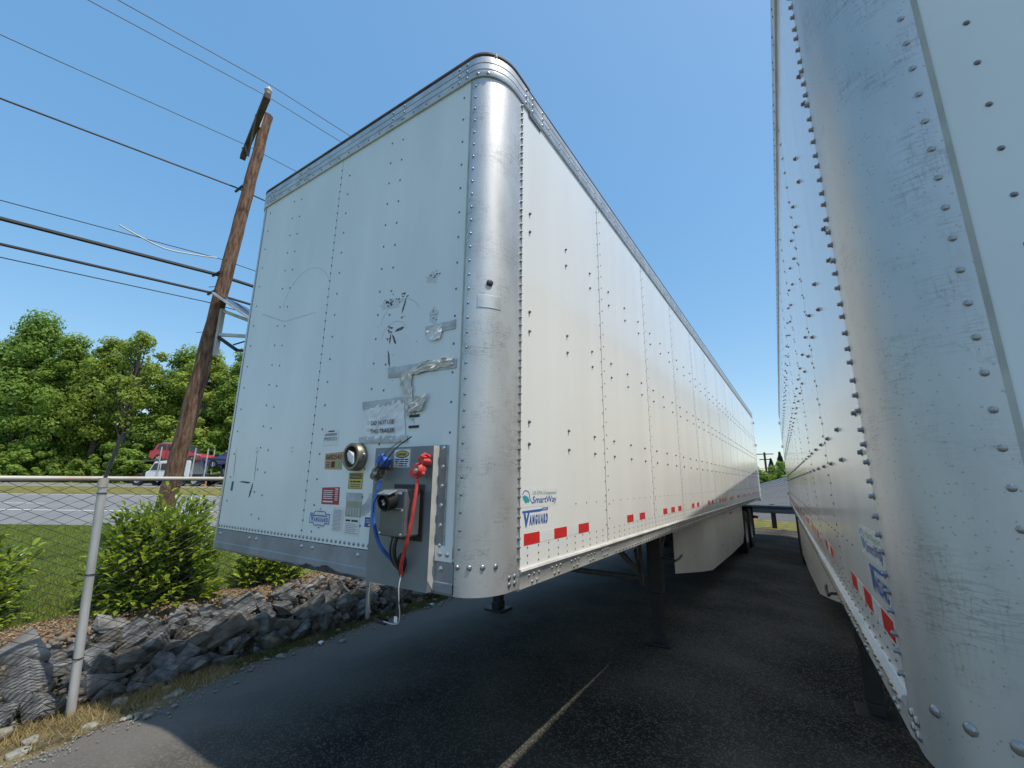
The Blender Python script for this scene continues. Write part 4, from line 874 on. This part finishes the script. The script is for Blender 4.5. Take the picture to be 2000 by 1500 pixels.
# solar powered unit on the pole
q = pole(4.2); d = Vector((.70,.46,0)).normalized(); f_ = Vector((WX,WY,0))
SU = empty('solar_unit', q, 0, 'small solar panel bracketed to the pole beside the trailer', 'solar panel')
def srel(o): return rel(o, SU)
b0 = q+d*.17-f_*.06
srel(MB().bar(b0+Vector((0,0,.28)), b0+Vector((0,0,-.55)), .07,.07).build('mast', GALV, bevel=.006))
srel(MB().bar(b0+Vector((0,0,.25)), b0+d*.75+Vector((0,0,-.02)), .05,.05).build('strut', GALV)); srel(MB().bar(b0+Vector((0,0,-.18)), b0+d*.85+Vector((0,0,-.22)), .05,.05).build('strut', GALV))
srel(MB().bar(b0+Vector((0,0,-.22)), b0+d*.35+Vector((0,0,-.45)), .08,.05).bar(b0+d*.35+Vector((0,0,-.45)), b0+d*.95+Vector((0,0,-.50)), .04,.04).build('lower_arm', BLACK))
pn = Vector((-.25,0,.0)); c0 = b0+d*.52+Vector((0,0,.16)); sl = Vector((.80,.28,-.53)).normalized(); ac = Vector((-.33,.944,0)); nn = sl.cross(ac)
def slab(c, l, w_, t): return MB().add([c+sl*l*i+ac*w_*j+nn*t*k_ for i in (-.5,.5) for j in (-.5,.5) for k_ in (-.5,.5)], [(0,1,3,2),(4,6,7,5),(0,4,5,1),(2,3,7,6),(0,2,6,4),(1,5,7,3)])
srel(slab(c0, 1.25, .7, .035).build('panel_frame', GALV)); srel(slab(c0+nn*.02, 1.19, .64, .006).build('solar_cells', PANEL))
srel(MB().tube([b0+d*.3+Vector((.0,-.02,-.36)), b0+d*.5+Vector((.02,-.03,-.30)), b0+d*.72+Vector((.02,-.03,-.36)), b0+d*.62+Vector((0,0,-.46)), b0+d*.4+Vector((0,0,-.45))], .013, 6).build('cable_loop', CABLE, smooth=True))

# ------------------------------------------------------------------ trees across the road
def crown_points(r, hz, rad, ncl, per, z0):
    C = []; Rd = []
    for _ in range(ncl):
        t = r.uniform(0,1); a = r.uniform(0,2*PI); z = z0+(hz-z0)*t; env = rad*(math.sin(PI*min(1,.18+.82*t))**.6)*(1.05-.45*t)
        q = math.sqrt(r.uniform(.05,1))*env*r.uniform(.7,1.15); C.append((q*math.cos(a), q*math.sin(a), z+r.normal(0,.4))); Rd.append(r.uniform(.55,1.35)*rad/3.6)
    C = np.array(C); Rd = np.array(Rd); idx = np.repeat(np.arange(ncl), per); D = unit(r.normal(0,1,(len(idx),3))); rr_ = (r.uniform(.25,1,len(idx))**.5)*Rd[idx]
    P = C[idx]+D*rr_[:,None]*np.array([1.05,1.05,.75]); return C, P, D
def tree_meshes(seed, hz, rad, ncl, per, leaf, z0=1.2, bare=False):
    r = np.random.default_rng(seed); C, P, D = crown_points(r, hz, rad, ncl, per, z0)
    V, Fq = leaf_cloud(P, D+np.array([0,0,.55]), leaf, .6, .12)
    me_o = np_mesh('crown', V, Fq, LEAF1); me = me_o.data; bpy.data.objects.remove(me_o); me.materials.clear()
    t = MB(); t.tube([(0,0,-.3),(.1,.05,hz*.3),(-.1,.1,hz*.6),(.05,0,hz*.9)], [.026*hz,.02*hz,.012*hz,.004*hz], 8)
    for k in r.permutation(len(C))[:34 if bare else 22]:
        c = C[k]; z = max(.15*hz, c[2]*r.uniform(.45,.75)); t.tube([(0,0,z),(c[0]*.5,c[1]*.5,(z+c[2])*.5+.3),tuple(c*1.02)], [.008*hz,.005*hz,.0015*hz], 5, cap=False)
    return me, t.mesh('trunk', True)
TM = [tree_meshes(31, 16, 4.6, 120, 260, .34), tree_meshes(32, 15, 4.0, 110, 260, .33), tree_meshes(33, 15, 3.9, 110, 240, .31), tree_meshes(34, 14, 3.6, 40, 110, .34, 5.5, True)]
def tree(k, u, wd, hscale, wscale, leafm, label):
    x, y = uw(u, wd); e = empty('broadleaf_tree', (x, y, hill(x,y)), random.uniform(0,6), label, 'tree', 'trees across the road')
    cm_ = TM[k][0].copy(); cm_.materials.append(leafm); c = link('crown', cm_, None, e); t = link('trunk', TM[k][1], BARK, e)
    for o in (c, t): o.scale = (wscale, wscale, hscale)
TR = [(0,-56.5,49,1.18,1.1,LEAFD,'tallest dark green tree at the far left'), (1,-62,52,1.05,1.1,LEAF1,'green tree cut off by the left edge'),
      (1,-51.0,48,1.02,1.0,LEAF1,'full green tree right of the tallest tree'), (2,-46.8,48.5,1.06,1.0,LEAF2,'yellowish tree with ragged top in mid wood'),
      (3,-42.2,47,1.18,1.0,LEAF2,'sparse tree with bare branches showing in its open crown'), (0,-38.8,50,.95,.9,LEAF1,'broad green tree behind the red car'),
      (2,-35.0,48,.98,1.0,LEAF2,'bright green tree just left of the utility pole'), (1,-30.8,48.5,.93,1.0,LEAF1,'green tree between the utility pole and the trailer'),
      (2,-26.5,49,.92,1.0,LEAF1,'green tree half hidden by the trailer edge'), (0,-22,50,.9,1.0,LEAF1,'tree wholly behind the trailer front')]
for a in TR[:9]: tree(*a)
# second rank and undergrowth: one mass
r = np.random.default_rng(77); PP = []; DD = []
for k in range(15):
    u = -72+3.7*k+r.uniform(-1,1); wd = r.uniform(54,60); x, y = uw(u, wd); hz = r.uniform(13.2,16.2)*(1.1 if u < -54 else 1); C, P, D = crown_points(r, hz, r.uniform(3.3,4.2), 60, 170, 1.0); PP.append(P+np.array([x,y,1.0])); DD.append(D)
V, Fq = leaf_cloud(np.concatenate(PP), np.concatenate(DD)+np.array([0,0,.5]), .42, .6, .1)
tag(np_mesh('far_woodland', V, Fq, LEAF1, None, 'stuff'), 'dense dark wood filling in behind the front trees', 'wood')
PP = []; DD = []
for k in range(90):
    u = r.uniform(-68,-20); wd = r.uniform(43.8,47.5); x, y = uw(u, wd); hz = r.uniform(1.2,4.2); C, P, D = crown_points(r, hz, r.uniform(1.0,1.8), 9, 110, .1); PP.append(P+np.array([x,y,.95])); DD.append(D)
V, Fq = leaf_cloud(np.concatenate(PP), np.concatenate(DD)+np.array([0,0,.5]), .30, .6, .1)
tag(np_mesh('undergrowth', V, Fq, LEAF1, None, 'stuff'), 'low green undergrowth at the foot of the wood', 'undergrowth')

# ------------------------------------------------------------------ car transporter across the road
def car(name, x0, m, label, loc, rz, tilt, suv):
    e = empty(name, loc, rz, label, 'car'); e.rotation_euler = (0, tilt, rz)
    hh = 1.66 if suv else 1.44; Lc = 4.5
    low = [(-2.22,.42),(-2.25,.75),(-2.18,.98),(-1.0,1.02),(.75,1.0),(1.55,.93),(2.1,.80),(2.25,.60),(2.2,.34),(1.9,.28),(-1.95,.28)]
    hi = [(-2.1,.98),(-1.85,hh-.08),(-1.45,hh),(.0,hh-.01),(.35,hh-.08),(1.05,1.0)] if suv else [(-1.9,.98),(-1.3,hh-.08),(-.8,hh),(.0,hh-.01),(.3,hh-.08),(1.15,.98)]
    b = MB().prism(low, 1, -.88, .88).build('body', m, e, bevel=.06)
    MB().prism(hi, 1, -.72, .72).build('cabin', m, e, bevel=.05)
    z0, z1 = 1.04, hh-.12
    for s in (-1, 1):
        yy = s*.722
        for poly in ([(-1.85,z0+.08),(-1.65,z1),(-1.05,z1),(-1.0,z0)] if suv else [(-1.5,z0),(-1.1,z1),(-.75,z1),(-.7,z0)], [(-.92,z0),(-.95,z1),(-.25,z1),(-.2,z0)], [(-.12,z0),(-.16,z1),(.25,z1-.02),(.85,z0)]):
            MB().prism(poly, 1, yy, yy+s*.012).build('side_window', GLASS, e)
        MB().prism([(-2.24,.80),(-2.2,.96),(-1.98,.94),(-2.0,.82)], 1, s*.80, s*.885).build('tail_lamp', RED, e); MB().prism([(1.75,.78),(2.12,.70),(2.05,.82),(1.75,.88)], 1, s*.80, s*.886).build('headlamp', CHROME, e)
        for xx in (-1.42, 1.38):
            w_ = MB().lathe([(.22,-.11),(.33,-.11),(.35,-.07),(.35,.07),(.33,.11),(.22,.11)], (xx,s*.80,.35), (0,s,0), 20).build('wheel', RUBBER, e, smooth=True)
            rm = MB().lathe([(.235,.10),(.22,.07),(.05,.09),(.001,.09)], (xx,s*.80,.35), (0,s,0), 20).build('rim', RIVD, w_)
            sp = MB()
            for k in range(5):
                t = 2*PI*k/5; sp.bar((xx,s*.895,.35),(xx+.215*math.cos(t),s*.895,.35+.215*math.sin(t)),.07,.02)
            sp.build('spokes', CHROME, w_)
    MB().prism([(.40,hh-.07),(1.06,1.03),(1.08,1.0),(.36,hh-.13)], 1, -.66, .66).build('windscreen', GLASS, e)
    if suv:
        for s in (-1,1): MB().bar((-1.5,s*.62,hh+.03),(-.1,s*.62,hh+.03),.04,.03).build('roof_bar', CHROME, e)
    return e
rzt = math.atan2(UY, UX)
def tp(u, wd, z): x, y = uw(u, wd); return (x, y, z)
zr = .87
TRK = empty('car_transporter', tp(-28.9, 37.5, zr), rzt, 'white car transporter truck on the far road', 'truck')
# local x along the road (truck faces -x), y away from the viewer
MB().prism([(-1.35,.55),(-1.35,1.15),(-1.1,1.25),(-.75,2.0),(.55,2.12),(2.25,2.12),(2.25,.55)], 1, -1.1, 1.1).build('cab', TRUCKW, TRK, bevel=.06)
MB().prism([(-2.0,.5),(-1.95,1.0),(-1.35,1.2),(-1.35,.5)], 1, -1.0, 1.0).build('bonnet', BLACK, TRK, bevel=.08)
for a in ([(-.95,1.3),(-.7,1.85),(-.25,1.85),(-.2,1.3)], [(-.12,1.3),(-.12,1.85),(.35,1.85),(.35,1.3)], [(1.15,1.55),(1.15,1.95),(1.8,1.95),(1.8,1.55)]): MB().prism(a, 1, -1.125, -1.10).build('side_window', GLASS, TRK)
MB().prism([(-1.1,1.27),(-.78,1.97),(-.82,1.99),(-1.14,1.28)], 1, -.95, .95).build('windscreen', GLASS, TRK)
box('chassis', BLACK, (5.5,0,.62), (15.5,.9,.25), TRK); box('fuel_tank', CHROME, (1.0,-1.0,.6), (1.6,.45,.5), TRK, bevel=.1)
for xx in (-1.9, 1.6, 2.8, 9.5, 10.7):
    for s in (-1,1):
        w_ = MB().lathe([(.25,-.14),(.48,-.14),(.5,-.1),(.5,.1),(.48,.14),(.25,.14)], (xx,s*.98,.5), (0,s,0), 20).build('wheel', RUBBER, TRK, smooth=True); MB().lathe([(.26,.13),(.24,.06),(.08,.10),(.001,.1)], (xx,s*.98,.5), (0,s,0), 16).build('rim', CHROME, w_)
for s in (-1,1):
    MB().bar((-1.9,s*1.0,2.02+.02),(3.6,s*1.0,2.28),.14,.12).build('upper_deck_rail', GREYST, TRK); MB().bar((3.6,s*1.0,2.28),(11.5,s*1.0,1.75),.14,.12).build('rear_deck_rail', BLACK, TRK)
    for xx, h2 in ((-.3,3.2),(2.55,3.15),(3.6,3.1),(5.6,3.0),(8.2,2.9)): MB().bar((xx,s*1.16,.6),(xx,s*1.16,h2),.07,.07).build('deck_post', GALV, TRK)
    MB().bar((3.7,s*1.05,.8),(3.1,s*1.05,2.2),.10,.10).build('lift_arm', CARBLUE, TRK); MB().bar((2.4,s*1.05,.95),(12,s*1.05,.95),.1,.12).build('lower_rail', BLACK, TRK)
car('red_suv', 0, CARRED, 'red sport utility car riding on the transporter above its cab', tp(-28.2, 37.5, 2.74), rzt, -.05+.08, True)
car('blue_car', 0, CARBLUE, 'blue car on the transporter beside the trailer edge', tp(-23.5, 37.5, 2.5), rzt+PI, .10, False)
tag(MB().tube([tp(-23.05,33.4,.80), tp(-23.05,33.4,1.55)], .06, 8).build('marker_post', mat('marker_orange',(.65,.22,.14),.6)), 'thin pale orange marker post by the far road', 'post')

# ------------------------------------------------------------------ behind the trailers
sheet('rear_verge', list(np.linspace(-6, 14, 12)), list(np.linspace(17.9, 26, 8)), lambda x, y: lot(x)*.5+.01+.02*max(0,y-18.3), DRY)
def ramp_z(x, y): return .0+(y-21)*.094+(x-.8)*.30*min(1,max(0,y-21)/17.5)
sheet('road_ramp', list(np.linspace(-6, 8, 12)), list(np.linspace(21, 40, 12)), ramp_z, RAMPM)
gu = empty('crash_barrier', (1.5,18.0,0), 0, 'dark steel crash barrier behind the trailers', 'barrier')
prof_ = [(0,.56),(.05,.60),(.05,.66),(0,.71),(0,.74),(.05,.79),(.05,.84),(0,.88)]
rel(MB().sweep([(x,18.2,0,-1) for x in (-3.0,8.0)], prof_).build('beam', mat('barrier_steel',(.10,.12,.15),.4,.5)), gu)
for x in (-2.4,-.45,1.5,3.45,5.4): rel(box('barrier_post', BLACK, (x,18.27,.44), (.16,.13,.92)), gu)
rf = empty('chain_link_fence', (1.5,18.6,0), 0, 'tall chain link fence with barbed wire behind the crash barrier', 'fence')
zz = [(PD/2)*k for k in range(int(1.95/(PD/2)))]; wr = [MB().tube([(sg*(-1)**k*PD/2, 0, z) for k, z in enumerate(zz)], .005, 3, cap=False).mesh('wire') for sg in (1,-1)]
for k in range(64):
    o = link('wire', wr[k%2], WIRE, rf); o.location = (-2.2+PD*k, 0, .03)
for x in (-2.4,.55,3.5): rel(MB().tube([(x,18.62,-.1),(x,18.62,2.3)], .035, 10).build('post', GALV, smooth=True), rf)
for z in (2.02, 2.14, 2.26): rel(MB().tube([(-2.4,18.6,z),(3.5,18.6,z)], .006, 5).build('barbed_wire', RUST), rf)
rb = empty('guard_rail', (1.5,38.5,1.7), 0, 'pale guard rail along the crest of the ramp', 'barrier')
def crest(x): return ramp_z(x, 38.5)
rel(MB().add([(x,38.4,crest(x)+z) for x in (-5.5,7.5) for z in (.08,.30)], [(0,2,3,1)]).build('beam', GALV, fix=False), rb)
for k in range(6): rel(box('barrier_post', GALV, (-5+2.2*k,38.5,crest(-5+2.2*k)-.05), (.12,.1,.5)), rb)
def conifer(x, y, z, h, r_, seed, label):
    e = empty('conifer', (x,y,z), 0, label, 'tree', 'conifers behind the ramp'); r = np.random.default_rng(seed); n = 5200
    t = r.random(n)**.8; a = r.uniform(0,2*PI,n); q = r_*(1-t)**.85*np.sqrt(r.uniform(.1,1,n))*(1+.25*np.sin(a*5+t*30)); P = np.stack([q*np.cos(a), q*np.sin(a), .4+t*(h-.4)-.25*q], 1)
    V, Fq = leaf_cloud(P, np.stack([np.cos(a),np.sin(a),.4+0*a],1), .24, .45); np_mesh('crown', V, Fq, NEEDLE, e); MB().tube([(0,0,-.5),(0,0,h*.95)], [.22,.03], 8).build('trunk', BARK, e, smooth=True)
conifer(.75,62,.6,4.9,1.15,1,'tall dark conifer between the trailers, middle of three'); conifer(-.35,64,.6,4.2,1.0,2,'dark conifer left of the tallest conifer'); conifer(1.9,63,.6,4.4,1.1,3,'dark conifer beside the right-hand trailer')
r = np.random.default_rng(5); PP = []; DD = []
for k in range(34):
    x = -12+1.1*k; C, P, D = crown_points(r, r.uniform(2.0,2.9), 1.6, 26, 120, .1); PP.append(P+np.array([x,55+r.uniform(-2,2),.7])); DD.append(D)
V, Fq = leaf_cloud(np.concatenate(PP), np.concatenate(DD)+np.array([0,0,.5]), .24, .6, .1)
tag(np_mesh('hedge', V, Fq, LEAF1, None, 'stuff'), 'bright green bushes beyond the ramp', 'hedge')
fp = empty('utility_pole', (-1.3,70,0), 0, 'distant utility pole with cross arms above the bushes', 'utility pole')
rel(MB().tube([(-1.3,70,-.7),(-1.3,70,6.0)], .14, 8).build('shaft', WOODD, smooth=True), fp)
for z, l_ in ((5.75,2.2),(5.0,1.4)): rel(MB().bar((-1.3-l_/2,69.85,z),(-1.3+l_/2,69.85,z),.12,.12).build('cross_arm', WOODD), fp)
